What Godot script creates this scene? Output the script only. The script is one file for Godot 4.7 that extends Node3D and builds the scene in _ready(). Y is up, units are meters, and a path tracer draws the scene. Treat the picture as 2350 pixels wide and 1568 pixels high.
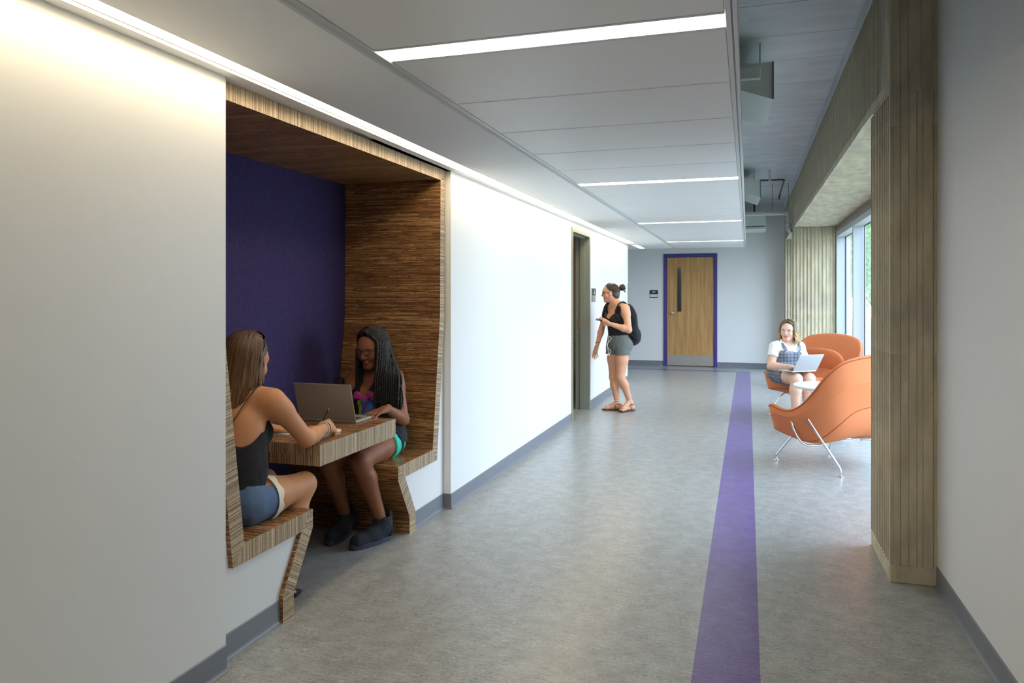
extends Node3D
# A college corridor with a built-in wooden study booth, a lounge by the window and four people.

const CEIL := 2.21          # suspended ceiling
const SLAB := 3.13          # concrete slab above
const WL := -1.85           # left wall plane
const WR := 0.865           # right wall plane
const RW := -1.905          # recessed wall of the booth
const BF := -1.885          # front plane of the booth frame
const BB := -2.575          # back panel of the booth
const ZC := -3.3975         # middle of the booth
const CX := 0.66            # corridor face of the concrete
const GX := 1.24            # window line

var M := {}
var rng := RandomNumberGenerator.new()
var used := {}

# ---------------------------------------------------------------- mesh builder
class MB:
	var v := PackedVector3Array()
	var n := PackedVector3Array()
	var t := PackedVector2Array()
	var c := PackedColorArray()
	var i := PackedInt32Array()
	var tint := Color.WHITE
	var colored := false

	func vert(p: Vector3, nn: Vector3, uv := Vector2.ZERO) -> int:
		v.append(p)
		n.append(nn)
		t.append(uv)
		c.append(tint)
		return v.size() - 1

	# corners run counter-clockwise seen from outside
	func quad(a: Vector3, b: Vector3, cc: Vector3, d: Vector3, ua := Vector2.ZERO, ub := Vector2.ZERO, uc := Vector2.ZERO, ud := Vector2.ZERO) -> void:
		var nn := (b - a).cross(d - a)
		if nn.length_squared() < 1e-14:
			nn = (cc - b).cross(d - b)
		nn = nn.normalized()
		var o := v.size()
		vert(a, nn, ua)
		vert(b, nn, ub)
		vert(cc, nn, uc)
		vert(d, nn, ud)
		i.append_array(PackedInt32Array([o, o + 2, o + 1, o, o + 3, o + 2]))

	func tri(a: Vector3, b: Vector3, cc: Vector3, ua := Vector2.ZERO, ub := Vector2.ZERO, uc := Vector2.ZERO) -> void:
		var nn := (b - a).cross(cc - a).normalized()
		var o := v.size()
		vert(a, nn, ua)
		vert(b, nn, ub)
		vert(cc, nn, uc)
		i.append_array(PackedInt32Array([o, o + 2, o + 1]))

	# axis-aligned box; bev rounds off its twelve edges with a chamfer; uv in metres
	func box(lo: Vector3, hi: Vector3, bev := 0.0) -> void:
		var ax := [[1, 2, 0], [2, 0, 1], [0, 1, 2]]
		var ctr := (lo + hi) * 0.5
		var hf := (hi - lo) * 0.5
		bev = minf(bev, minf(hf.x, minf(hf.y, hf.z)) * 0.9)
		for k in 3:
			var u: int = ax[k][0]
			var w: int = ax[k][1]
			var f: int = ax[k][2]
			for sg in [-1.0, 1.0]:
				var q := []
				for s in [[-1.0, -1.0], [1.0, -1.0], [1.0, 1.0], [-1.0, 1.0]]:
					var p := Vector3.ZERO
					p[u] = s[0] * (hf[u] - bev)
					p[w] = s[1] * (hf[w] - bev)
					p[f] = sg * hf[f]
					q.append(ctr + p)
				if sg < 0:
					q.reverse()
				var uv := []
				for p in q:
					uv.append(Vector2(p.z, -p.y) if f == 0 else (Vector2(p.x, p.z) if f == 1 else Vector2(p.x, -p.y)))
				quad(q[0], q[1], q[2], q[3], uv[0], uv[1], uv[2], uv[3])
		if bev > 0.0:
			for f in 3:
				var u := (f + 1) % 3
				var w := (f + 2) % 3
				for su in [-1.0, 1.0]:
					for sw in [-1.0, 1.0]:
						var a := Vector3.ZERO
						var b := Vector3.ZERO
						a[u] = su * hf[u]
						a[w] = sw * (hf[w] - bev)
						b[u] = su * (hf[u] - bev)
						b[w] = sw * hf[w]
						var e := Vector3.ZERO
						e[f] = hf[f] - bev
						var q := [ctr + a - e, ctr + b - e, ctr + b + e, ctr + a + e]
						if su * sw > 0:
							q.reverse()
						if ((q[1] - q[0]) as Vector3).cross(q[3] - q[0]).dot(q[0] - ctr) < 0:
							q.reverse()
						quad(q[0], q[1], q[2], q[3])
			for sx in [-1.0, 1.0]:
				for sy in [-1.0, 1.0]:
					for sz in [-1.0, 1.0]:
						var s := Vector3(sx, sy, sz)
						var a := ctr + s * Vector3(hf.x, hf.y - bev, hf.z - bev)
						var b := ctr + s * Vector3(hf.x - bev, hf.y, hf.z - bev)
						var d := ctr + s * Vector3(hf.x - bev, hf.y - bev, hf.z)
						if (b - a).cross(d - a).dot(s) < 0:
							tri(a, d, b)
						else:
							tri(a, b, d)

	# box in its own frame
	func obox(xf: Transform3D, size: Vector3, bev := 0.0) -> void:
		var o := v.size()
		box(-size * 0.5, size * 0.5, bev)
		for k in range(o, v.size()):
			v[k] = xf * v[k]
			n[k] = (xf.basis * n[k]).normalized()

	# rows of points, smooth; the outside is on the left of row-direction x column-direction
	func grid(rows: Array, close_u := false, close_v := false, flip := false, uvs := []) -> void:
		var nr := rows.size()
		var nc: int = rows[0].size()
		var o := v.size()
		for r in nr:
			for k in nc:
				vert(rows[r][k], Vector3.ZERO, uvs[r][k] if uvs else Vector2(float(k) / maxf(1, nc - 1), float(r) / maxf(1, nr - 1)))
		var rr := nr if close_v else nr - 1
		var cc := nc if close_u else nc - 1
		for r in rr:
			for k in cc:
				var a := o + r * nc + k
				var b := o + r * nc + (k + 1) % nc
				var d := o + ((r + 1) % nr) * nc + k
				var e := o + ((r + 1) % nr) * nc + (k + 1) % nc
				var fn := (v[b] - v[a]).cross(v[d] - v[a]) + (v[d] - v[e]).cross(v[b] - v[e])
				if flip:
					fn = -fn
					i.append_array(PackedInt32Array([a, b, e, a, e, d]))
				else:
					i.append_array(PackedInt32Array([a, e, b, a, d, e]))
				for q in [a, b, d, e]:
					n[q] += fn
		for q in range(o, v.size()):
			n[q] = n[q].normalized() if n[q].length_squared() > 1e-20 else Vector3.UP

	# a tube along a path; r is one radius or one for each point
	func tube(path: Array, r, sides := 8, caps := true, flat := 1.0, side := Vector3.ZERO) -> void:
		var np := path.size()
		var rows := []
		var up := Vector3.UP
		var d0: Vector3 = (path[1] - path[0]).normalized()
		if absf(d0.dot(up)) > 0.9:
			up = Vector3.RIGHT
		if side != Vector3.ZERO:
			up = side
		for k in np:
			var d: Vector3 = ((path[mini(k + 1, np - 1)] as Vector3) - path[maxi(k - 1, 0)]).normalized()
			var x := up.cross(d).normalized()
			var y := d.cross(x)
			up = y
			var row := []
			var rad: float = r[k] if r is Array or r is PackedFloat32Array else r
			for s in sides:
				var an := TAU * s / sides
				row.append(path[k] + x * (cos(an) * rad) + y * (sin(an) * rad * flat))
			rows.append(row)
		grid(rows, true, false)
		if caps:
			for e in [0, np - 1]:
				var ctr: Vector3 = path[e]
				for s in sides:
					if e == 0:
						tri(ctr, rows[e][(s + 1) % sides], rows[e][s])
					else:
						tri(ctr, rows[e][s], rows[e][(s + 1) % sides])

	# profile [[radius, height], ...] turned about an axis through at
	func lathe(at: Vector3, prof: Array, sides := 24, basis := Basis.IDENTITY) -> void:
		var rows := []
		for p in prof:
			var row := []
			for s in sides:
				var an := TAU * s / sides
				row.append(at + basis * Vector3(cos(an) * p[0], p[1], -sin(an) * p[0]))
			rows.append(row)
		grid(rows, true, false)

	# flat polygon with points counter-clockwise seen from the normal side
	func poly(pts: Array, nn: Vector3, uvs := []) -> void:
		var x: Vector3 = (pts[1] - pts[0]).normalized()
		var y := nn.cross(x)
		var flat := PackedVector2Array()
		for p in pts:
			flat.append(Vector2((p - pts[0]).dot(x), (p - pts[0]).dot(y)))
		var ix := Geometry2D.triangulate_polygon(flat)
		var o := v.size()
		for k in pts.size():
			vert(pts[k], nn, uvs[k] if uvs else flat[k])
		for k in range(0, ix.size(), 3):
			var a := o + ix[k]
			var b := o + ix[k + 1]
			var d := o + ix[k + 2]
			if (v[b] - v[a]).cross(v[d] - v[a]).dot(nn) > 0:
				i.append_array(PackedInt32Array([a, d, b]))
			else:
				i.append_array(PackedInt32Array([a, b, d]))

	# closed outline in the (u, w) axes, pushed along an axis from a to b, flat sides
	func extrude(pts: Array, origin: Vector3, u: Vector3, w: Vector3, a: float, b: float, caps := true) -> void:
		var d := u.cross(w)
		var area := 0.0
		for k in pts.size():
			var p: Vector2 = pts[k]
			var q: Vector2 = pts[(k + 1) % pts.size()]
			area += p.x * q.y - q.x * p.y
		var l := pts.duplicate()
		if area < 0:
			l.reverse()
		var lo := []
		var hi := []
		for p in l:
			lo.append(origin + u * p.x + w * p.y + d * a)
			hi.append(origin + u * p.x + w * p.y + d * b)
		var s := 0.0
		for k in l.size():
			var k2 := (k + 1) % l.size()
			var e: float = (l[k] as Vector2).distance_to(l[k2])
			quad(lo[k], lo[k2], hi[k2], hi[k], Vector2(s, a), Vector2(s + e, a), Vector2(s + e, b), Vector2(s, b))
			s += e
		if caps:
			poly(hi, d)
			lo.reverse()
			poly(lo, -d)

	func move(xf: Transform3D, from := 0) -> void:
		for k in range(from, v.size()):
			v[k] = xf * v[k]
			n[k] = (xf.basis * n[k]).normalized()

	func mesh() -> ArrayMesh:
		var a := []
		a.resize(Mesh.ARRAY_MAX)
		a[Mesh.ARRAY_VERTEX] = v
		a[Mesh.ARRAY_NORMAL] = n
		a[Mesh.ARRAY_TEX_UV] = t
		if colored:
			a[Mesh.ARRAY_COLOR] = c
		a[Mesh.ARRAY_INDEX] = i
		var m := ArrayMesh.new()
		m.add_surface_from_arrays(Mesh.PRIMITIVE_TRIANGLES, a)
		return m

# ---------------------------------------------------------------- scene helpers
func numbered(nm: String) -> String:
	if not used.has(nm):
		used[nm] = 0
		return nm
	used[nm] += 1
	return "%s_%03d" % [nm, used[nm]]

func obj(nm: String, mb: MB, mat: Material, parent: Node = null) -> MeshInstance3D:
	var o := MeshInstance3D.new()
	o.mesh = mb.mesh()
	o.material_override = mat
	if parent:
		o.name = nm
		parent.add_child(o, true)
	else:
		o.name = numbered(nm)
		add_child(o, true)
	return o

func tag(o: Node, label: String, category: String, group := "") -> Node:
	o.set_meta("label", label)
	o.set_meta("category", category)
	if group:
		o.set_meta("group", group)
	return o

func struct(nm: String, mb: MB, mat: Material, label := "", category := "") -> MeshInstance3D:
	var o := obj(nm, mb, mat)
	o.set_meta("kind", "structure")
	if label:
		o.set_meta("label", label)
	if category:
		o.set_meta("category", category)
	return o

func thing(nm: String, at: Vector3, label: String, category: String, group := "", turn := 0.0) -> Node3D:
	var o := Node3D.new()
	o.name = numbered(nm)
	add_child(o, true)
	o.position = at
	o.rotation.y = turn
	tag(o, label, category, group)
	return o

# ---------------------------------------------------------------- materials
func sc(r: float, g: float, b: float) -> Color:
	return Color(r / 255.0, g / 255.0, b / 255.0)

func mat(nm: String, col: Color, rough := 0.6, metal := 0.0) -> StandardMaterial3D:
	var m := StandardMaterial3D.new()
	m.resource_name = nm
	m.albedo_color = col
	m.roughness = rough
	m.metallic = metal
	M[nm] = m
	return m

func noise(seed_: int, freq: float, oct := 4, type := FastNoiseLite.TYPE_SIMPLEX_SMOOTH) -> FastNoiseLite:
	var f := FastNoiseLite.new()
	f.seed = seed_
	f.frequency = freq
	f.noise_type = type
	f.fractal_octaves = oct
	return f

func noise_bytes(seed_: int, freq: float, w: int, h: int, oct := 4) -> PackedByteArray:
	return noise(seed_, freq, oct).get_seamless_image(w, h).get_data()

func tex_of(data: PackedByteArray, w: int, h: int) -> ImageTexture:
	return ImageTexture.create_from_image(Image.create_from_data(w, h, false, Image.FORMAT_RGB8, data))

func ramp(stops: Array, x: float) -> Color:
	for k in range(1, stops.size()):
		if x <= stops[k][0]:
			var f: float = (x - stops[k - 1][0]) / maxf(1e-6, stops[k][0] - stops[k - 1][0])
			return (stops[k - 1][1] as Color).lerp(stops[k][1], clampf(f, 0, 1))
	return stops[-1][1]

# a texture from a function of (column, row) -> Color
func paint(w: int, h: int, f: Callable) -> ImageTexture:
	var d := PackedByteArray()
	d.resize(w * h * 3)
	var o := 0
	for y in h:
		for x in w:
			var c: Color = f.call(x, y)
			d[o] = int(clampf(c.r, 0, 1) * 255.0)
			d[o + 1] = int(clampf(c.g, 0, 1) * 255.0)
			d[o + 2] = int(clampf(c.b, 0, 1) * 255.0)
			o += 3
	return tex_of(d, w, h)

func tri_map(m: StandardMaterial3D, scale: float, sharp := 8.0) -> void:
	m.uv1_triplanar = true
	m.uv1_world_triplanar = true
	m.uv1_triplanar_sharpness = sharp
	m.uv1_scale = Vector3.ONE * scale

const GLOW_STRIP := 6.0
const GLOW_BAR := 6.0

func make_camera_and_light() -> void:
	var cam := Camera3D.new()
	cam.name = "camera"
	cam.projection = Camera3D.PROJECTION_FRUSTUM
	cam.near = 0.05
	cam.far = 300.0
	cam.size = 0.05 * 1568.0 / 1713.0
	cam.frustum_offset = Vector2(0, -0.05 * 107.0 / 1713.0)
	cam.position = Vector3(0, 1.4, 0)
	cam.rotation_degrees.y = 17.527
	cam.current = true
	add_child(cam)
	var e := Environment.new()
	e.background_mode = Environment.BG_SKY
	var sm := ProceduralSkyMaterial.new()
	sm.sky_top_color = Color(0.78, 0.885, 1.0)
	sm.sky_horizon_color = Color(0.88, 0.945, 1.0)
	sm.ground_bottom_color = Color(0.60, 0.66, 0.68)
	sm.ground_horizon_color = Color(0.80, 0.88, 0.95)
	sm.sky_energy_multiplier = 1.0
	e.sky = Sky.new()
	e.sky.sky_material = sm
	e.background_energy_multiplier = 8.7
	e.tonemap_mode = Environment.TONE_MAPPER_LINEAR
	e.tonemap_exposure = 1.03
	e.sdfgi_enabled = true
	e.ssao_enabled = true
	e.ssil_enabled = true
	var we := WorldEnvironment.new()
	we.name = "environment"
	we.environment = e
	add_child(we)

func area(nm: String, at: Vector3, size: Vector2, col: Color, energy: float, parent: Node) -> void:
	var l := AreaLight3D.new()
	l.name = nm
	l.area_size = size
	l.area_normalize_energy = false
	l.light_color = col
	l.light_energy = energy
	l.area_range = 30.0
	l.shadow_enabled = true
	parent.add_child(l, true)
	l.rotation_degrees.x = -90
	l.position = at

func bx(x0: float, y0: float, z0: float, x1: float, y1: float, z1: float, bev := 0.0, into: MB = null) -> MB:
	var m := into if into else MB.new()
	m.box(Vector3(minf(x0, x1), minf(y0, y1), minf(z0, z1)), Vector3(maxf(x0, x1), maxf(y0, y1), maxf(z0, z1)), bev)
	return m

# rubber base with a cove toe from a to b on the floor, standing out along nn
func base_strip(a: Vector3, b: Vector3, nn: Vector3, into: MB = null) -> MB:
	var m := into if into else MB.new()
	var prof := [Vector2(0, 0), Vector2(0.015, 0), Vector2(0.0145, 0.003), Vector2(0.010, 0.006), Vector2(0.007, 0.012), Vector2(0.0055, 0.02), Vector2(0.005, 0.097), Vector2(0.003, 0.1), Vector2(0, 0.1)]
	var d := (b - a).normalized()
	var dir := nn.cross(Vector3.UP)
	if dir.dot(d) > 0:
		m.extrude(prof, a, nn, Vector3.UP, 0.0, a.distance_to(b))
	else:
		m.extrude(prof, b, nn, Vector3.UP, 0.0, a.distance_to(b))
	return m

func rect_y(m: MB, x0: float, z0: float, x1: float, z1: float, y: float) -> void:
	m.quad(Vector3(x0, y, maxf(z0, z1)), Vector3(x1, y, maxf(z0, z1)), Vector3(x1, y, minf(z0, z1)), Vector3(x0, y, minf(z0, z1)))

func make_shell() -> void:
	# floor: grey sheets with an inlaid purple band that turns left before the end wall
	var f := MB.new()
	for r in [[-5.2, 3.2, -0.196, -14.07], [0.044, 3.2, 1.5, -15.2], [-5.2, -14.31, 0.044, -15.2]]:
		bx(r[0], -0.2, r[1], r[2], 0, r[3], 0.0, f)
	var fl := struct("floor", f, M.lino_grey, "grey marbled linoleum floor of the corridor", "floor")
	var s := MB.new()
	bx(-0.196, -0.2, 3.2, 0.044, 0, -14.07, 0.0, s)
	bx(-5.2, -0.2, -14.07, 0.044, 0, -14.31, 0.0, s)
	obj("inlaid_band", s, M.lino_purple, fl).set_meta("label", "purple linoleum band")

	# left wall: near piece, far pieces round the office door, the corner at its end
	var wl := MB.new()
	bx(WL - 0.15, 0, 3.2, WL, SLAB, -2.325, 0.0, wl)
	struct("wall_left", wl, M.wall_paint, "white painted wall in the left foreground before the booth", "wall")
	wl = MB.new()
	bx(WL - 0.15, CEIL + 0.05, -2.325, WL, SLAB, -4.53, 0.0, wl)
	struct("wall_left", wl, M.wall_paint, "white wall hidden above the booth ceiling", "wall")
	wl = MB.new()
	bx(WL - 0.15, 0, -4.53, WL, SLAB, -8.06, 0.0, wl)
	bx(WL - 0.15, 2.12, -8.06, WL, SLAB, -8.975, 0.0, wl)
	bx(WL - 0.15, 0, -8.975, WL, SLAB, -12.09, 0.0, wl)
	var left := struct("wall_left", wl, M.wall_paint, "white painted wall between the booth and the far corner", "wall")
	var cg := MB.new()
	bx(WL - 0.002, 0.1, -12.092, WL + 0.003, 1.58, -12.05, 0.001, cg)
	bx(WL - 0.045, 0.1, -12.089, WL + 0.003, 1.58, -12.094, 0.001, cg)
	obj("corner_guard", cg, M.frame_grey, left)
	# recessed wall pieces under and beside the booth frame
	var rw := MB.new()
	for sg in [1.0, -1.0]:
		var pts := []
		for q in [[1.0725 if sg > 0 else 1.1325, 0.0], [0.63, 0.0], [0.63, 0.11], [0.49, 0.385], [0.96, 0.385], [1.075, 1.27], [1.085, 2.2], [1.0725 if sg > 0 else 1.1325, 2.2]]:
			pts.append(Vector2(ZC + sg * q[0], q[1]))
		if sg > 0:
			pts[0].x = -2.32
			pts[7].x = -2.32
			pts[6].x = -2.325
		else:
			pts[0].x = -4.535
			pts[7].x = -4.535
		rw.extrude(pts, Vector3(RW, 0, 0), Vector3(0, 0, 1), Vector3(0, 1, 0), 0.0, 0.06)
	struct("wall_recess", rw, M.wall_paint, "white wall set back beneath the booth seats", "wall")

	# right wall, end wall, and the walls that close the place out of view
	struct("wall_right", bx(WR, 0, 3.2, 1.5, SLAB, -4.02), M.wall_paint, "plain white wall in the right foreground beside the concrete column", "wall")
	var ew := MB.new()
	var ze := -14.95
	bx(-5.2, 0, ze, -1.545, SLAB, ze - 0.15, 0.0, ew)
	bx(-0.60, 0, ze, 1.5, SLAB, ze - 0.15, 0.0, ew)
	bx(-1.545, 2.165, ze, -0.60, SLAB, ze - 0.15, 0.0, ew)
	struct("wall_end", ew, M.wall_paint, "white wall closing the far end of the corridor", "wall")
	var bw := MB.new()
	bx(-2.1, 0, 3.0, 1.5, SLAB, 3.2, 0.0, bw)
	struct("wall_back", bw, M.wall_paint, "white wall closing the corridor behind the viewer", "wall")
	var sw := MB.new()
	bx(-5.2, 0, 3.2, -5.0, SLAB, -15.1, 0.0, sw)
	bx(-5.0, 0, -12.0, -2.0, SLAB, -12.09, 0.0, sw)
	struct("wall_side", sw, M.wall_paint, "white wall of the side passage beyond the corner", "wall")
	# office beyond the open door
	var ow := MB.new()
	bx(-5.0, 0, -6.9, -2.0, 2.5, -7.0, 0.0, ow)
	bx(-5.0, 0, -11.4, -2.0, 2.5, -11.3, 0.0, ow)
	bx(-5.0, 0, -7.0, -4.9, 2.5, -11.3, 0.0, ow)
	bx(-5.0, 2.5, -6.9, -2.0, 2.6, -11.4, 0.0, ow)
	struct("wall_office", ow, M.room_beige, "beige wall of the office seen through the open door", "wall")

	# rubber base along the walls
	var bl := MB.new()
	base_strip(Vector3(WL, 0, 3.0), Vector3(WL, 0, -2.325), Vector3.RIGHT, bl)
	base_strip(Vector3(WL, 0, -4.53), Vector3(WL, 0, -8.015), Vector3.RIGHT, bl)
	base_strip(Vector3(WL, 0, -9.02), Vector3(WL, 0, -12.09), Vector3.RIGHT, bl)
	base_strip(Vector3(RW, 0, -2.325), Vector3(RW, 0, ZC + 0.65), Vector3.RIGHT, bl)
	base_strip(Vector3(RW, 0, ZC - 0.65), Vector3(RW, 0, -4.525), Vector3.RIGHT, bl)
	base_strip(Vector3(RW, 0, -4.53), Vector3(WL + 0.005, 0, -4.53), Vector3.BACK, bl)
	struct("baseboard_left", bl, M.rubber_base, "grey rubber baseboard along the white booth-side wall", "baseboard")
	struct("baseboard_right", base_strip(Vector3(WR, 0, 3.0), Vector3(WR, 0, -4.02), Vector3.LEFT), M.rubber_base, "grey rubber baseboard in the right foreground", "baseboard")
	var be := MB.new()
	base_strip(Vector3(-4.9, 0, ze), Vector3(-1.583, 0, ze), Vector3.BACK, be)
	base_strip(Vector3(-0.562, 0, ze), Vector3(0.66, 0, ze), Vector3.BACK, be)
	struct("baseboard_end", be, M.rubber_base, "grey rubber baseboard beside the purple-framed door", "baseboard")

func make_ceiling() -> void:
	# plaster margin over the booth side, open above the light slot
	var g := MB.new()
	var th := 0.045
	bx(WL - 0.08, CEIL, 3.0, -1.797, CEIL + th, -13.2, 0.0, g)
	bx(-1.705, CEIL, 3.0, -1.235, CEIL + th, -13.2, 0.0, g)
	bx(-1.797, CEIL, -11.80, -1.705, CEIL + th, -12.13, 0.0, g)
	bx(-1.797, CEIL, -13.1, -1.705, CEIL + th, -13.2, 0.0, g)
	bx(-1.797, CEIL + th, 3.0, -1.705, CEIL + th + 0.01, -13.2, 0.0, g)
	bx(-4.9, CEIL, -12.13, WL - 0.08, CEIL + th, -13.2, 0.0, g)
	bx(RW - 0.06, CEIL, -2.2, WL, CEIL + 0.03, -4.6, 0.0, g)
	var ce := struct("ceiling", g, M.ceiling_paint, "smooth white plaster margin of the suspended ceiling", "ceiling")
	# shallow channel between plaster and panels
	var tr := MB.new()
	bx(-1.235, CEIL + 0.012, 3.0, -1.190, CEIL + 0.02, -13.2, 0.0, tr)
	bx(-1.190, CEIL - 0.004, 3.0, -1.182, CEIL + th, -13.2, 0.001, tr)
	bx(-0.062, CEIL - 0.002, 3.0, -0.046, CEIL + th, -13.2, 0.001, tr)
	bx(-0.046, CEIL + 0.010, 3.0, -0.040, CEIL + th, -13.2, 0.0, tr)
	bx(-0.040, CEIL - 0.004, 3.0, -0.028, CEIL + 0.075, -13.2, 0.001, tr)
	bx(-1.85, CEIL - 0.002, -13.2, -0.028, CEIL + 0.075, -13.215, 0.001, tr)
	obj("edge_channel", tr, M.white_metal, ce)
	obj("backing", bx(-1.182, CEIL + 0.04, 3.0, -0.062, CEIL + 0.05, -13.2), M.panel_joint, ce)
	# panels between the cross lights, each one its own tray with a recessed joint
	var p0 := -2.222
	var lw := 0.136
	var pitch := 3.11
	var pw := (pitch - lw) / 5.0
	for k in range(-2, 4):
		var zl := p0 - pitch * k
		for q in 5:
			var za: float = zl - lw - pw * q
			var zb := za - pw
			if zb > 2.98:
				continue
			za = minf(za, 2.98)
			if za < -13.15:
				continue
			zb = maxf(zb, -13.2)
			obj("ceiling_panel", bx(-1.181, CEIL, za - 0.004, -0.063, CEIL + 0.03, zb + 0.004, 0.003), M.ceiling_panel, ce)
	# cross lights
	var order := ["nearest long ceiling light bar at the top of the picture", "second ceiling light bar from the viewer", "third ceiling light bar from the viewer", "farthest ceiling light bar before the end wall"]
	for k in range(-1, 4):
		var zl := p0 - pitch * k
		var lb := "ceiling light bar over the corridor behind the viewer" if k < 0 else "%s" % order[k]
		var t := thing("ceiling_light", Vector3(-0.622, CEIL, zl - lw * 0.5), lb, "ceiling light", "white light bars set across the panelled ceiling")
		var h := MB.new()
		bx(-0.559, 0.0, 0.068, 0.559, 0.03, 0.055, 0.0, h)
		bx(-0.559, 0.0, -0.055, 0.559, 0.03, -0.068, 0.0, h)
		bx(-0.559, 0.03, 0.068, 0.559, 0.036, -0.068, 0.0, h)
		obj("housing", h, M.white_metal, t)
		obj("diffuser", bx(-0.556, 0.010, 0.054, 0.556, 0.016, -0.054), M.light_neutral, t)
		area("lamp_glow", Vector3(0, 0.006, 0), Vector2(1.10, 0.104), Color(1.0, 0.985, 0.955), BAR_E, t)
	# slot light along the booth wall
	for q in [[2.98, -11.80, "long warm light slot in the ceiling along the booth wall"], [-12.13, -13.1, "short light slot in the ceiling past the wall corner"]]:
		var t := thing("slot_light", Vector3(-1.751, CEIL, (q[0] + q[1]) * 0.5), q[2], "light slot")
		var hl: float = (q[0] - q[1]) * 0.5
		var h := MB.new()
		bx(-0.0458, 0.012, hl, -0.040, 0.044, -hl, 0.0, h)
		bx(0.040, 0.012, hl, 0.0458, 0.044, -hl, 0.0, h)
		obj("housing", h, M.white_metal, t)
		obj("diffuser", bx(-0.0455, 0.030, hl, 0.0455, 0.034, -hl), M.light_warm, t)
		area("lamp_glow", Vector3(0, 0.027, 0), Vector2(0.080, hl * 2.0 - 0.02), Color(1.0, 0.915, 0.76), STRIP_E, t)

	# concrete slab with board joints
	var pts := [Vector2(3.2, SLAB + 0.3), Vector2(-15.2, SLAB + 0.3), Vector2(-15.2, SLAB)]
	var z := -15.0
	while z < 3.0:
		pts.append_array([Vector2(z, SLAB), Vector2(z + 0.003, SLAB + 0.008), Vector2(z + 0.007, SLAB + 0.008), Vector2(z + 0.010, SLAB)])
		z += rng.randf_range(0.55, 0.68)
	pts.append(Vector2(3.2, SLAB))
	var sl := MB.new()
	sl.extrude(pts, Vector3.ZERO, Vector3(0, 0, 1), Vector3(0, 1, 0), -1.5, 5.2)
	struct("ceiling_slab", sl, M.concrete_painted, "pale painted concrete slab above the suspended ceiling", "ceiling")

const BAR_E := 4.1
const STRIP_E := 2.7

# vertical ribs between two points of an outline; sink is the way into the body
func ribs(out: Array, a: Vector2, b: Vector2, sink: Vector2, pitch: float, depth: float, jitter := 0.15) -> void:
	var n := int(round(a.distance_to(b) / pitch))
	for k in n:
		var f := float(k) / n
		var w := 1.0 / n
		var d := sink * depth * (1.0 + rng.randf_range(-jitter, jitter))
		out.append(a.lerp(b, f + w * 0.06))
		out.append(a.lerp(b, f + w * (0.40 + rng.randf_range(-0.04, 0.04))))
		out.append(a.lerp(b, f + w * 0.52) + d)
		out.append(a.lerp(b, f + w * 0.94) + d)

# plain boards of uneven width with fine fins between
func boards(out: Array, a: Vector2, b: Vector2, sink: Vector2, lo: float, hi: float, depth: float) -> void:
	var total := a.distance_to(b)
	var dir := (b - a) / total
	var s := 0.006
	while s < total - 0.02:
		var e := minf(s + rng.randf_range(lo, hi), total - 0.006)
		var d := sink * depth * rng.randf_range(0.1, 1.0)
		out.append(a + dir * s + d)
		out.append(a + dir * (e - 0.004) + d)
		out.append(a + dir * (e - 0.003) + sink * depth * 1.6)
		out.append(a + dir * (e - 0.001) + sink * depth * 1.6)
		s = e

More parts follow.
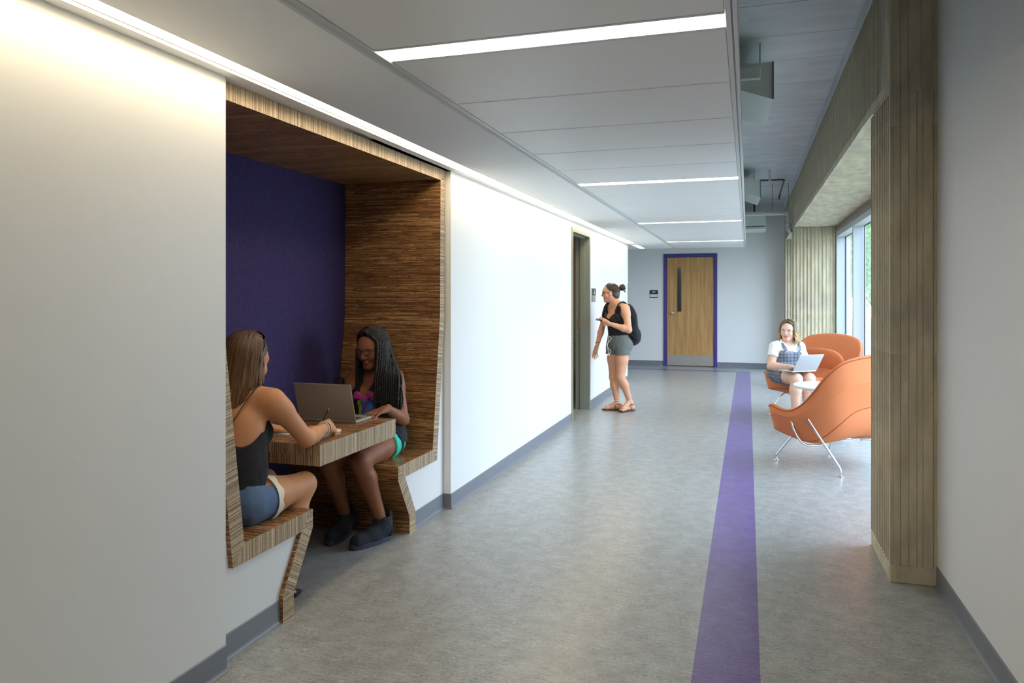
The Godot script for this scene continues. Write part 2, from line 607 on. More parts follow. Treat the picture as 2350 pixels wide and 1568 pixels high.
func make_concrete() -> void:
	var X := Vector3(1, 0, 0)
	var Z := Vector3(0, 0, 1)
	# outlines in (z, x); extruded along y: z cross x = y
	var z0 := -4.02
	var z1 := -4.60
	var near := [Vector2(z0, GX + 0.2)]
	var m := MB.new()
	var o := []
	boards(o, Vector2(z0, WR + 0.02), Vector2(z0, CX + 0.006), Vector2(-1, 0), 0.022, 0.06, 0.0035)
	near.append_array(o)
	near.append(Vector2(z0 - 0.003, CX + 0.002))
	o = []
	ribs(o, Vector2(z0 - 0.012, CX), Vector2(z1, CX), Vector2(0, 1), 0.052, 0.022)
	near.append_array(o)
	near.append_array([Vector2(z1, CX), Vector2(z1, GX + 0.2)])
	m.extrude(near, Vector3.ZERO, Z, X, 0.085, 2.39)
	var up := [Vector2(z0, GX + 0.2)]
	o = []
	boards(o, Vector2(z0, WR + 0.02), Vector2(z0, CX + 0.006), Vector2(-1, 0), 0.03, 0.08, 0.003)
	up.append_array(o)
	up.append_array([Vector2(z0 - 0.003, CX + 0.001), Vector2(z1, CX + 0.012), Vector2(z1, GX + 0.2)])
	m.extrude(up, Vector3.ZERO, Z, X, 2.385, SLAB - 0.1)
	bx(CX, 0, z0 - 0.001, GX + 0.2, 0.085, z1, 0.004, m)
	var cn := struct("concrete_column", m, M.concrete, "ribbed board-formed concrete column at the right foreground", "column")
	cn.name = "concrete_column"

	# far column with irregular ribs on the face towards the viewer
	var fz := -11.94
	var ez := -12.5
	m = MB.new()
	var far := [Vector2(fz, GX + 0.2)]
	o = []
	ribs(o, Vector2(fz, GX + 0.1), Vector2(fz, CX + 0.012), Vector2(-1, 0), 0.05, 0.014, 0.5)
	far.append_array(o)
	far.append(Vector2(fz - 0.004, CX + 0.004))
	o = []
	ribs(o, Vector2(fz - 0.012, CX), Vector2(ez, CX), Vector2(0, 1), 0.0475, 0.016)
	far.append_array(o)
	far.append_array([Vector2(ez, CX), Vector2(ez, GX + 0.2)])
	m.extrude(far, Vector3.ZERO, Z, X, 0.0, 2.41)
	struct("concrete_column", m, M.concrete, "pale ribbed concrete column behind the orange lounge chairs", "column")
	m = MB.new()
	var pil := [Vector2(-14.5, GX + 0.2)]
	o = []
	ribs(o, Vector2(-14.5, GX), Vector2(-14.5, CX + 0.012), Vector2(-1, 0), 0.05, 0.014, 0.4)
	pil.append_array(o)
	pil.append_array([Vector2(-14.504, CX), Vector2(-14.95, CX), Vector2(-14.95, GX + 0.2)])
	m.extrude(pil, Vector3.ZERO, Z, X, 0.0, 2.41)
	struct("concrete_column", m, M.concrete, "sliver of concrete column at the far end wall", "column")

	# beam over the windows: ribbed corridor face above a plain lower lip
	m = MB.new()
	var bm := [Vector2(z0 - 0.02, GX + 0.2), Vector2(z0 - 0.02, CX + 0.02)]
	o = []
	ribs(o, Vector2(z0 - 0.02, CX + 0.004), Vector2(-14.95, CX + 0.004), Vector2(0, 1), 0.0475, 0.010, 0.6)
	bm.append_array(o)
	bm.append_array([Vector2(-14.95, CX + 0.004), Vector2(-14.95, GX + 0.2)])
	m.extrude(bm, Vector3.ZERO, Z, X, 2.46, SLAB - 0.09)
	# soffit with cross boards: outline in (z, y), extruded along -x
	var sp := [Vector2(-4.05, 2.462), Vector2(-14.95, 2.462), Vector2(-14.95, 2.41)]
	var zz := -14.8
	while zz < -4.2:
		var dd := rng.randf_range(0.0, 0.007)
		sp.append_array([Vector2(zz, 2.41 + dd), Vector2(zz + 0.003, 2.422), Vector2(zz + 0.008, 2.422), Vector2(zz + 0.011, 2.41 + dd * 0.3)])
		zz += rng.randf_range(0.16, 0.26)
	sp.append(Vector2(-4.05, 2.41))
	m.extrude(sp, Vector3.ZERO, Vector3(0, 0, 1), Vector3(0, 1, 0), -(GX + 0.2), -(CX + 0.002))
	var be := struct("concrete_beam", m, M.concrete, "ribbed concrete beam running above the windows", "beam")
	be.name = "concrete_beam"
	var tb := MB.new()
	bx(CX - 0.002, SLAB - 0.09, 3.0, GX + 0.2, SLAB + 0.01, -14.95, 0.004, tb)
	struct("trim_1", tb, M.concrete_painted, "painted band where the beam meets the slab", "trim")

func make_windows() -> void:
	var n := 0
	for bay in [[-4.60, -11.94, 4, "wide floor-length window behind the lounge chairs"], [-12.5, -14.5, 1, "short window past the far concrete column"]]:
		n += 1
		var t := Node3D.new()
		t.name = "window_%d" % n
		add_child(t)
		t.set_meta("kind", "structure")
		t.set_meta("label", bay[3])
		t.set_meta("category", "window")
		var za: float = bay[0]
		var zb: float = bay[1]
		var hd := MB.new()
		bx(GX - 0.005, 2.33, za, GX + 0.02, 2.412, zb, 0.002, hd)
		bx(GX - 0.03, 2.325, za, GX + 0.02, 2.332, zb, 0.001, hd)
		obj("header_plate", hd, M.header_brown, t)
		var fr := MB.new()
		bx(GX, 2.25, za, GX + 0.15, 2.325, zb, 0.002, fr)
		bx(GX, 0.0, za, GX + 0.15, 0.075, zb, 0.002, fr)
		obj("window_frame", fr, M.window_white, t)
		var cnt: int = bay[2]
		for k in cnt + 1:
			var z := lerpf(za, zb, float(k) / cnt)
			var w := 0.03
			z = clampf(z, zb + w, za - w)
			obj("mullion", bx(GX + 0.002, 0.06, z + w, GX + 0.145, 2.28, z - w, 0.003), M.window_white, t)
		for k in cnt:
			var z2 := lerpf(za, zb, float(k) / cnt) - 0.06
			var z3 := lerpf(za, zb, float(k + 1) / cnt) + 0.06
			if k == 0:
				z2 = za - 0.06
			if k == cnt - 1:
				z3 = zb + 0.06
			var gk := MB.new()
			for q in [[z2 + 0.0, z2 - 0.01], [z3 + 0.01, z3]]:
				bx(GX + 0.122, 0.07, q[0], GX + 0.132, 2.26, q[1], 0.0, gk)
			bx(GX + 0.122, 2.24, z2, GX + 0.132, 2.252, z3, 0.0, gk)
			bx(GX + 0.122, 0.073, z2, GX + 0.132, 0.085, z3, 0.0, gk)
			obj("gasket", gk, M.window_gasket, t)
			var p := MB.new()
			p.quad(Vector3(GX + 0.127, 0.07, z2), Vector3(GX + 0.127, 0.07, z3), Vector3(GX + 0.127, 2.26, z3), Vector3(GX + 0.127, 2.26, z2))
			obj("pane", p, M.glass, t)

func make_doors() -> void:
	var ze := -14.95
	# end door: purple frame, maple leaf
	var t := Node3D.new()
	t.name = "door_1"
	add_child(t)
	t.position = Vector3(-1.0725, 0, ze)
	t.set_meta("kind", "structure")
	t.set_meta("label", "maple door in a purple frame at the far end of the corridor")
	t.set_meta("category", "door")
	var f := MB.new()
	for s in [-1.0, 1.0]:
		bx(s * 0.511, 0, 0.018, s * 0.452, 2.14, -0.10, 0.002, f)
		bx(s * 0.452, 0, -0.045, s * 0.436, 2.14, -0.10, 0.001, f)
	bx(-0.511, 2.14, 0.018, 0.511, 2.205, -0.10, 0.003, f)
	obj("door_frame", f, M.frame_purple, t)
	var lf := MB.new()
	lf.box(Vector3(-0.445, 0.012, -0.045), Vector3(0.445, 2.135, -0.001), 0.002)
	for k in lf.v.size():
		lf.t[k] = Vector2(lf.v[k].x * 0.9 + 0.5, lf.v[k].y * 0.45)
	var leaf := obj("leaf", lf, M.maple, t)
	var wx := -0.2075
	var wb := MB.new()
	bx(wx - 0.052, 1.06, 0.007, wx + 0.052, 1.073, -0.001, 0.002, wb)
	bx(wx - 0.052, 1.945, 0.007, wx + 0.052, 1.958, -0.001, 0.002, wb)
	bx(wx - 0.052, 1.06, 0.007, wx - 0.040, 1.958, -0.001, 0.002, wb)
	bx(wx + 0.040, 1.06, 0.007, wx + 0.052, 1.958, -0.001, 0.002, wb)
	obj("lite_frame", wb, M.maple, leaf)
	obj("pane", bx(wx - 0.041, 1.07, 0.002, wx + 0.041, 1.95, -0.0008), M.dark_glass, leaf)
	var kp := obj("kick_plate", bx(-0.432, 0.02, 0.002, 0.432, 0.222, -0.001, 0.0008), M.brushed, t)
	kp.set_meta("label", "brushed steel kick plate")
	var hd := MB.new()
	var B := Basis(Vector3.RIGHT, PI / 2)
	hd.lathe(Vector3(-0.345, 1.035, 0), [[0.0, 0.012], [0.020, 0.0115], [0.035, 0.009], [0.038, 0.004], [0.038, 0.0]], 24, B)
	hd.tube([Vector3(-0.345, 1.035, 0.0), Vector3(-0.345, 1.035, 0.05), Vector3(-0.33, 1.034, 0.062), Vector3(-0.29, 1.030, 0.064), Vector3(-0.245, 1.027, 0.060)], [0.013, 0.012, 0.012, 0.010, 0.008], 10)
	obj("lever_handle", hd, M.steel, t)
	obj("threshold", bx(-0.45, 0.0, 0.004, 0.45, 0.010, -0.09), M.dark_grey, t)
	obj("backing", bx(-0.45, 0.0, -0.1, 0.45, 2.16, -0.12), M.dark_grey, t)

	# office doorway: grey-green steel frame, leaf swung into the room
	t = Node3D.new()
	t.name = "door_2"
	add_child(t)
	t.position = Vector3(WL, 0, -8.519)
	t.set_meta("kind", "structure")
	t.set_meta("label", "open office doorway with grey-green steel frame in the left wall")
	t.set_meta("category", "door")
	f = MB.new()
	for s in [-1.0, 1.0]:
		bx(0.012, 0, s * 0.498, -0.165, 2.10, s * 0.448, 0.002, f)
		bx(-0.045, 0, s * 0.448, -0.105, 2.10, s * 0.432, 0.001, f)
	bx(0.012, 2.10, 0.498, -0.165, 2.15, -0.498, 0.002, f)
	bx(-0.045, 2.085, 0.448, -0.105, 2.10, -0.448, 0.001, f)
	obj("door_frame", f, M.frame_grey, t)
	var sp := obj("strike_plate", bx(-0.108, 0.98, -0.4475, -0.140, 1.10, -0.4455, 0.0005), M.steel, t)
	sp.set_meta("label", "steel strike plate")
	var l2 := MB.new()
	l2.box(Vector3(-1.06, 0.012, 0.40), Vector3(-0.17, 2.09, 0.445), 0.002)
	for k in l2.v.size():
		l2.t[k] = Vector2(l2.v[k].x * 0.9 + 0.5, l2.v[k].y * 0.45)
	obj("leaf", l2, M.maple, t)

func wall_sign(nm: String, at: Vector3, turn: float, w: float, h: float, txt: String, label: String) -> void:
	var t := thing(nm, at, label, "sign", "", turn)
	obj("holder", bx(-w / 2, -h / 2, 0, w / 2, h / 2, 0.006, 0.001), M.dark_grey, t)
	obj("number_plate", bx(-w / 2 + 0.002, 0.0, 0.006, w / 2 - 0.002, h / 2 - 0.002, 0.009, 0.0008), M.sign_dark, t)
	obj("insert", bx(-w / 2 + 0.006, -h / 2 + 0.016, 0.006, w / 2 - 0.006, -0.004, 0.0085, 0.0008), M.sign_light, t)
	if txt:
		var tm := TextMesh.new()
		var sf := SystemFont.new()
		sf.font_names = PackedStringArray(["Droid Sans"])
		sf.font_weight = 700
		tm.font = sf
		tm.text = txt
		tm.font_size = 32
		tm.pixel_size = 0.0013
		tm.depth = 0.0015
		var o := MeshInstance3D.new()
		o.name = "lettering"
		o.mesh = tm
		o.material_override = M.sign_light
		t.add_child(o)
		o.position = Vector3(0, h * 0.24, 0.0095)

func make_services() -> void:
	wall_sign("room_sign", Vector3(-1.775, 1.418, -14.95), 0.0, 0.163, 0.155, "202", "small dark room number sign reading 202 beside the purple door frame")
	# office sign on the left wall: pictogram plate over a pale plate
	var t := thing("office_sign", Vector3(WL, 1.397, -9.25), "narrow grey sign plate beside the open office door", "sign", "", PI / 2)
	obj("holder", bx(-0.115, -0.085, 0, 0.115, 0.085, 0.006, 0.001), M.frame_grey, t)
	obj("number_plate", bx(-0.09, 0.0, 0.006, 0.11, 0.08, 0.009, 0.0008), M.sign_dark, t)
	var pg := MB.new()
	pg.lathe(Vector3(0.02, 0.062, 0.009), [[0.0, 0.0012], [0.011, 0.001], [0.011, 0.0]], 16, Basis(Vector3.RIGHT, PI / 2))
	bx(-0.004, 0.012, 0.009, 0.044, 0.048, 0.0102, 0.0, pg)
	obj("pictogram", pg, M.sign_light, t)
	obj("insert", bx(-0.09, -0.078, 0.006, 0.11, -0.006, 0.0085, 0.0008), M.desk_grey, t)

	# sheet-metal units hung above the suspended ceiling
	var k := 0
	for q in [[-5.25, -6.1, 2.95, 2.70, 0.16, "nearest white sheet-metal unit above the ceiling edge"], [-10.6, -11.5, 2.96, 2.71, 0.165, "second white sheet-metal unit above the ceiling edge"]]:
		var u := thing("ceiling_unit", Vector3(0, 0, 0), q[5], "ceiling unit", "sheet-metal units beside the suspended ceiling")
		var z0: float = q[0]
		var z1: float = q[1]
		var hi: float = q[2]
		var lo: float = q[3]
		var e: float = q[4]
		var b := MB.new()
		var A := [Vector3(-0.9, hi, z0), Vector3(e, hi, z0), Vector3(e, lo, z0), Vector3(-0.9, lo + 0.42, z0)]
		A[3].y = hi - 0.03
		A = [Vector3(-0.35, hi, z0), Vector3(-0.35, lo + 0.19, z0), Vector3(e, lo, z0), Vector3(e, hi, z0)]
		var C := []
		for p in A:
			C.append(Vector3(p.x - (0.03 if p.x > 0 else 0.0), p.y, z1))
		b.quad(A[0], A[1], A[2], A[3])
		b.quad(C[3], C[2], C[1], C[0])
		for j in 4:
			b.quad(A[j], C[j], C[(j + 1) % 4], A[(j + 1) % 4])
		obj("casing", b, M.fixture_green, u)
		obj("edge_lip", bx(e - 0.004, lo, z0 + 0.012, e + 0.006, hi, z0 - 0.004, 0.002), M.frame_grey, u)
		if k == 0:
			obj("junction_box", bx(-0.07, lo + 0.135, z0 + 0.05, 0.08, lo + 0.21, z0, 0.003), M.fixture_green, u)
		var rd := MB.new()
		for zz in [z0 - 0.15, z1 + 0.15]:
			rd = MB.new()
			rd.tube([Vector3(e - 0.08, hi, zz), Vector3(e - 0.08, SLAB, zz)], 0.004, 6)
			obj("hanger_rod", rd, M.frame_grey, u)
		k += 1
	var du := thing("duct_box", Vector3(0, 0, 0), "white duct box high up by the end wall", "duct")
	obj("casing", bx(-0.6, 2.62, -13.9, 0.30, 2.87, -14.7, 0.004), M.fixture_green, du)
	obj("flange", bx(-0.6, 2.56, -13.88, 0.31, 2.60, -14.7, 0.003), M.white_metal, du)
	obj("hanger_strap", bx(0.1, 2.87, -14.3, 0.13, SLAB, -14.33), M.dark_steel, du)
	obj("collar", bx(-0.55, 2.59, -13.95, 0.28, 2.63, -14.65), M.fixture_green, du)

	# white sprinkler pipe across the corridor, with valves at the beam
	var p := thing("sprinkler_pipe", Vector3(0, 0, 0), "white sprinkler pipe with valve fittings beside the concrete beam", "pipe")
	var pz := -12.3
	var py := 2.665
	var m := MB.new()
	m.tube([Vector3(-1.2, py, pz), Vector3(0.57, py, pz)], 0.028, 14)
	obj("pipe_run", m, M.white_metal, p)
	m = MB.new()
	m.tube([Vector3(0.60, py + 0.03, pz), Vector3(0.60, py - 0.10, pz), Vector3(0.60, py - 0.22, pz), Vector3(0.63, py - 0.30, pz), Vector3(0.80, py - 0.33, pz)], 0.026, 12)
	obj("drop_pipe", m, M.white_metal, p)
	for q in [[0.565, py, 0], [0.60, py - 0.09, 1], [0.60, py - 0.19, 1], [0.605, py - 0.25, 1]]:
		m = MB.new()
		var B := Basis.IDENTITY if q[2] == 1 else Basis(Vector3.BACK, PI / 2)
		m.lathe(Vector3(q[0], q[1], pz), [[0.0, -0.022], [0.040, -0.022], [0.044, -0.014], [0.034, -0.008], [0.034, 0.008], [0.044, 0.014], [0.040, 0.022], [0.0, 0.022]], 14, B)
		for s in 6:
			var an := TAU * s / 6.0
			var c := Vector3(q[0], q[1], pz) + B * Vector3(cos(an) * 0.038, 0, sin(an) * 0.038)
			m.tube([c - B * Vector3(0, 0.028, 0), c + B * Vector3(0, 0.028, 0)], 0.006, 6)
		obj("flange", m, M.white_metal, p)
	for x in [0.365, 0.60]:
		m = MB.new()
		m.tube([Vector3(x, py + 0.03, pz), Vector3(x, SLAB, pz)], 0.0045, 6)
		obj("hanger_rod", m, M.frame_grey, p)
	# conduit along the slab with a bend
	var cz := -10.9
	var cy := 2.985
	var pts := [Vector3(0.10, cy, cz), Vector3(0.42, cy, cz)]
	for s in 7:
		var an := PI / 2 * s / 6.0
		pts.append(Vector3(0.42 + sin(an) * 0.06, cy, cz - 0.06 + cos(an) * 0.06))
	pts.append_array([Vector3(0.48, cy, cz - 1.3), Vector3(0.475, cy - 0.03, cz - 1.36), Vector3(0.46, cy - 0.10, cz - 1.38)])
	var cd := thing("conduit", Vector3.ZERO, "dark bent steel conduit below the concrete slab", "conduit")
	m = MB.new()
	m.tube(pts, 0.012, 8)
	obj("tube", m, M.dark_steel, cd)
	for x in [0.28, 0.30]:
		obj("clip", bx(x - 0.008, cy - 0.02, cz - 0.02, x + 0.008, SLAB - 0.001, cz + 0.02, 0.002), M.white_metal, cd)

	# inside the office: a desk with a printer, a bin below
	var dk := thing("office_desk", Vector3(-2.62, 0, -9.9), "pale office desk just inside the open doorway", "desk")
	obj("top", bx(-0.5, 0.72, 0.55, 0.42, 0.75, -0.9, 0.003), M.desk_grey, dk)
	obj("panel", bx(-0.48, 0.02, 0.53, 0.40, 0.72, 0.51, 0.002), M.desk_grey, dk)
	for s in [-0.47, 0.37]:
		obj("leg", bx(s, 0.0, -0.86, s + 0.03, 0.72, -0.89), M.dark_grey, dk)
	var pr := thing("desk_printer", Vector3(-2.45, 0.75, -9.6), "black printer standing on the office desk", "printer")
	obj("body", bx(-0.18, 0.0, 0.16, 0.18, 0.22, -0.2, 0.02), M.black_plastic, pr)
	obj("lid", bx(-0.19, 0.22, 0.18, 0.19, 0.27, -0.2, 0.015), M.dark_grey, pr)
	var ol := thing("added_office_light", Vector3(-3.2, 2.5, -9.2), "added ceiling light panel out of view inside the office", "ceiling light")  # unseen lamp panel, added to brighten the dark office behind the doorway
	obj("frame", bx(-0.32, -0.03, -0.32, 0.32, 0.0, 0.32, 0.003), M.white_metal, ol)
	obj("diffuser", bx(-0.28, -0.034, -0.28, 0.28, -0.03, 0.28), M.added_office_glow, ol)
	area("lamp_glow", Vector3(0, -0.04, 0), Vector2(0.54, 0.54), Color(1.0, 0.93, 0.82), 1.6, ol)
	var bn := thing("waste_bin", Vector3(-2.35, 0, -9.2), "dark waste bin on the office floor", "bin")
	m = MB.new()
	m.lathe(Vector3.ZERO, [[0.0, 0.0], [0.11, 0.0], [0.13, 0.3], [0.135, 0.305], [0.125, 0.305], [0.105, 0.02], [0.0, 0.02]], 20)
	obj("body", m, M.dark_grey, bn)

func make_outside() -> void:
	var g := MB.new()
	bx(1.5, -0.6, 25, 70, -0.35, -60, 0.0, g)
	struct("ground_outside", g, M.lawn, "lawn outside the windows", "ground")
	var lm := mat("leaf_green", sc(132, 164, 104), 0.8)
	lm.backlight_enabled = true
	lm.backlight = Color(0.3, 0.4, 0.15)
	mat("bark", sc(120, 106, 88), 0.9)
	var k := 0
	var kinds := ["pale green tree closest to the windows outside", "broad green tree on the lawn outside", "tall tree farther off outside the windows", "distant green tree at the edge of the lawn", "small round tree beyond the lawn", "leafy tree standing near the building line outside", "second leafy tree along the building line outside", "farthest leafy tree along the building line outside"]
	for q in [[10.0, -22.0, 6.5], [13.0, -30.0, 7.5], [8.0, -34.0, 6.0], [17.0, -42.0, 9.0], [11.0, -46.0, 7.0], [4.9, -19.5, 5.0], [5.6, -28.0, 7.0], [7.0, -40.0, 9.0]]:
		var t := thing("garden_tree", Vector3(q[0], -0.4, q[1]), kinds[k], "tree", "trees on the lawn outside")
		var h: float = q[2]
		var tr := MB.new()
		tr.tube([Vector3(0, 0, 0), Vector3(0.05, h * 0.3, 0), Vector3(0.0, h * 0.6, 0.1)], [0.2, 0.15, 0.08], 8)
		obj("trunk", tr, M.bark, t)
		var cr := MB.new()
		for j in 3200:
			var d := Vector3(rng.randfn(), rng.randfn(), rng.randfn()).normalized()
			var c := Vector3(0, h * 0.54, 0) + d * Vector3(h * 0.36, h * 0.46, h * 0.36) * pow(rng.randf(), 0.36)
			var b := Basis(Vector3(rng.randfn(), rng.randfn(), rng.randfn()).normalized(), rng.randf() * TAU)
			var s := h * rng.randf_range(0.014, 0.026)
			cr.quad(c + b * Vector3(-s, -s * 0.5, 0), c + b * Vector3(s, -s * 0.5, 0.2 * s), c + b * Vector3(s, s * 0.5, 0), c + b * Vector3(-s, s * 0.5, 0.2 * s))
		obj("foliage", cr, lm, t).set_meta("kind", "stuff")
		k += 1

func make_materials() -> void:
	# painted plaster: faint roller stipple
	var stip := noise_bytes(3, 0.22, 256, 256, 2)
	var st := paint(256, 256, func(x, y):
		var k: float = stip[y * 256 + x] / 255.0
		return Color(k, k, k))
	var w := mat("wall_paint", Color(0.915, 0.915, 0.912), 0.55)
	w.heightmap_enabled = true
	w.heightmap_texture = st
	w.heightmap_scale = 0.012
	tri_map(w, 3.0)
	mat("ceiling_paint", Color(0.945, 0.945, 0.945), 0.7)
	mat("ceiling_panel", Color(0.94, 0.94, 0.94), 0.45)
	mat("panel_joint", Color(0.25, 0.25, 0.25), 0.8)
	mat("white_metal", Color(0.84, 0.85, 0.85), 0.35)
	mat("window_white", Color(0.70, 0.72, 0.74), 0.4)
	mat("window_gasket", Color(0.05, 0.06, 0.08), 0.5)
	mat("header_brown", sc(112, 104, 92), 0.5)
	mat("rubber_base", sc(122, 125, 133), 0.42)
	mat("frame_grey", sc(132, 134, 120), 0.4)
	mat("frame_purple", sc(70, 58, 134), 0.4)
	mat("steel", Color(0.78, 0.77, 0.75), 0.28, 1.0)
	mat("brushed", Color(0.72, 0.71, 0.69), 0.42, 1.0)
	mat("chrome", Color(0.9, 0.9, 0.91), 0.12, 1.0)
	mat("dark_steel", Color(0.3, 0.32, 0.33), 0.45, 0.7)
	mat("black_plastic", Color(0.06, 0.06, 0.065), 0.45)
	mat("dark_grey", sc(62, 64, 68), 0.5)
	mat("fixture_green", sc(224, 230, 226), 0.5)
	mat("room_beige", sc(200, 184, 150), 0.8)
	mat("desk_grey", sc(150, 150, 148), 0.6)
	mat("white_paper", Color(0.9, 0.9, 0.92), 0.7)
	mat("white_laminate", Color(0.88, 0.88, 0.88), 0.25)
	mat("aluminium", sc(170, 164, 156), 0.42, 0.35)
	mat("aluminium_pale", sc(205, 206, 210), 0.4, 0.6)
	mat("screen_black", Color(0.02, 0.02, 0.025), 0.15)
	mat("sign_dark", sc(38, 42, 48), 0.5)
	mat("sign_light", sc(226, 226, 222), 0.5)
	mat("lawn", sc(150, 156, 140), 0.9)

	# marbled linoleum: short flecks that run mostly across the sheet
	var a := noise_bytes(11, 0.045, 1024, 1024, 5)
	var b := noise_bytes(12, 0.012, 1024, 1024, 3)
	var c := noise_bytes(13, 0.09, 1024, 1024, 2)
	var d := noise_bytes(14, 0.03, 1024, 1024, 3)
	var lino := paint(1024, 1024, func(x, y):
		var sx: int = (x + int(d[((y >> 1) & 1023) * 1024 + x] * 0.22)) & 1023
		var k: float = a[((y * 2) & 1023) * 1024 + sx] / 255.0
		var l: float = b[y * 1024 + x] / 255.0
		var f: float = c[((y * 2) & 1023) * 1024 + sx] / 255.0
		var g: float = 0.84 + (k - 0.5) * 0.20 + (l - 0.5) * 0.12
		var warm: float = (d[y * 1024 + x] / 255.0 - 0.5) * 0.06
		if f > 0.66:
			g += minf((f - 0.66) * 0.9, 0.10)
		if f < 0.33:
			g -= minf((0.33 - f) * 1.3, 0.15)
		return Color(g + warm, g + warm * 0.4, g - warm * 0.9))
	for q in [["lino_grey", Color(0.73, 0.737, 0.725)], ["lino_purple", sc(128, 106, 172)]]:
		var m := mat(q[0], q[1], 0.30)
		m.albedo_texture = lino
		m.metallic_specular = 0.42
		tri_map(m, 0.62)

	# strand board made of pressed stalks: long streaks on the face, end-on stripes on the edge
	var fine := noise_bytes(21, 0.5, 512, 512, 2)
	var mid := noise_bytes(22, 0.12, 512, 512, 3)
	var rowvals := func(count: int, along: int, lo: int, hi: int, smin: int, smax: int) -> Array:
		# for each row the shades of its stalk, in broken lengths
		var out := []
		while out.size() < count:
			var vals := PackedFloat32Array()
			var level := rng.randf()
			while vals.size() < along:
				var v := clampf(level * 0.38 + rng.randf() * 0.5 + 0.06 + rng.randfn() * 0.05, 0.0, 1.0)
				for q in rng.randi_range(smin, smax):
					vals.append(v)
			for q in rng.randi_range(lo, hi):
				out.append(vals)
		return out
	var fr: Array = rowvals.call(640, 512, 1, 4, 10, 70)
	var face := paint(512, 640, func(x, y):
		var k: float = fine[((y * 2) & 511) * 512 + ((x >> 3) & 511)] / 255.0
		var u: float = clampf(fr[y][x] + (k - 0.5) * 0.42, 0, 1)
		return ramp([[0.0, sc(66, 40, 24)], [0.35, sc(112, 74, 44)], [0.6, sc(152, 108, 66)], [0.82, sc(194, 152, 100)], [1.0, sc(230, 198, 148)]], u))
	var er: Array = rowvals.call(1024, 256, 2, 6, 60, 256)
	var edge := paint(1024, 256, func(x, y):
		var k: float = fine[((x * 2) & 511) * 512 + ((y >> 3) & 511)] / 255.0
		var u: float = clampf(er[x][y] + (k - 0.5) * 0.5, 0, 1)
		return ramp([[0.0, sc(82, 62, 46)], [0.3, sc(132, 108, 82)], [0.55, sc(178, 152, 120)], [0.8, sc(212, 190, 158)], [1.0, sc(238, 222, 196)]], u))
	var wf := mat("strand_face", Color(1, 1, 1), 0.42)
	wf.albedo_texture = face
	wf.uv1_scale = Vector3(0.9, 1.55, 1)
	var wt := mat("strand_top", Color(1, 1, 1), 0.22)
	wt.albedo_texture = face
	wt.uv1_scale = Vector3(0.9, 1.55, 1)
	var we := mat("strand_edge", Color(1, 1, 1), 0.5)
	we.albedo_texture = edge
	we.uv1_scale = Vector3(1.6, 4.0, 1)

	# felt
	var fb := noise_bytes(31, 0.45, 512, 512, 2)
	var fl := noise_bytes(32, 0.02, 512, 512, 3)
	var felt := paint(512, 512, func(x, y):
		var k: float = fb[(y >> 1) * 512 + x] / 255.0 * 0.8 + fl[y * 512 + x] / 255.0 * 0.2
		return ramp([[0.2, sc(54, 47, 82)], [0.5, sc(64, 56, 96)], [0.8, sc(78, 70, 114)]], k))
	var ft := mat("purple_felt", Color(1, 1, 1), 0.95)
	ft.albedo_texture = felt
	ft.metallic_specular = 0.2
	tri_map(ft, 2.2)

	# concrete: stains and pores
	var ca := noise_bytes(41, 0.02, 512, 512, 5)
	var cb := noise_bytes(42, 0.3, 512, 512, 2)
	var cc := noise_bytes(43, 0.008, 512, 512, 3)
	var conc := paint(512, 512, func(x, y):
		var k: float = ca[(y >> 2) * 512 + x] / 255.0
		var p: float = cb[y * 512 + x] / 255.0
		var l: float = cc[y * 512 + x] / 255.0
		var g: float = 0.86 + (k - 0.5) * 0.19 + (l - 0.5) * 0.10 + (p - 0.5) * 0.05
		var col := Color(g, g * 0.985, g * 0.94).lerp(Color(g * 0.95, g * 0.92, g * 0.83), clampf((l - 0.35) * 1.6, 0, 1))
		if p < 0.11 and k > 0.52:
			col = col.darkened(0.45)
		return col)
	var cm := mat("concrete", sc(228, 220, 202), 0.85)
	cm.albedo_texture = conc
	tri_map(cm, 0.9)
	var painted := paint(512, 512, func(x, y):
		var k: float = ca[(x >> 2) * 512 + y] / 255.0
		var l: float = cc[y * 512 + x] / 255.0
		var g: float = 0.93 + (k - 0.5) * 0.08 + (l - 0.5) * 0.05
		return Color(g, g, g))
	var cp := mat("concrete_painted", sc(236, 240, 244), 0.75)
	cp.albedo_texture = painted
	tri_map(cp, 0.45)

	# maple veneer
	var da := noise_bytes(51, 0.03, 512, 512, 4)
	var db := noise_bytes(52, 0.2, 512, 512, 2)
	var maple := paint(256, 512, func(x, y):
		var k: float = da[((y >> 3) & 511) * 512 + x * 2] / 255.0 * 0.7 + db[((y >> 4) & 511) * 512 + x * 2] / 255.0 * 0.3
		return ramp([[0.2, sc(188, 140, 84)], [0.5, sc(206, 160, 100)], [0.8, sc(222, 180, 122)]], k))
	var dm := mat("maple", Color(0.92, 0.9, 0.88), 0.4)
	dm.albedo_texture = maple

	# woven wool in orange
	var oa := noise_bytes(61, 0.35, 256, 256, 2)
	var weave := paint(256, 256, func(x, y):
		var k: float = oa[y * 256 + x] / 255.0
		var g: float = 0.9 + (k - 0.5) * 0.35
		return Color(g, g * 0.98, g * 0.96))
	for q in [["orange_wool", sc(230, 136, 84)], ["orange_seam", sc(170, 84, 44)]]:
		var m := mat(q[0], q[1], 0.85)
		m.albedo_texture = weave
		m.rim_enabled = true
		m.rim = 0.35
		m.rim_tint = 0.6
		tri_map(m, 4.0)
		m.uv1_world_triplanar = false

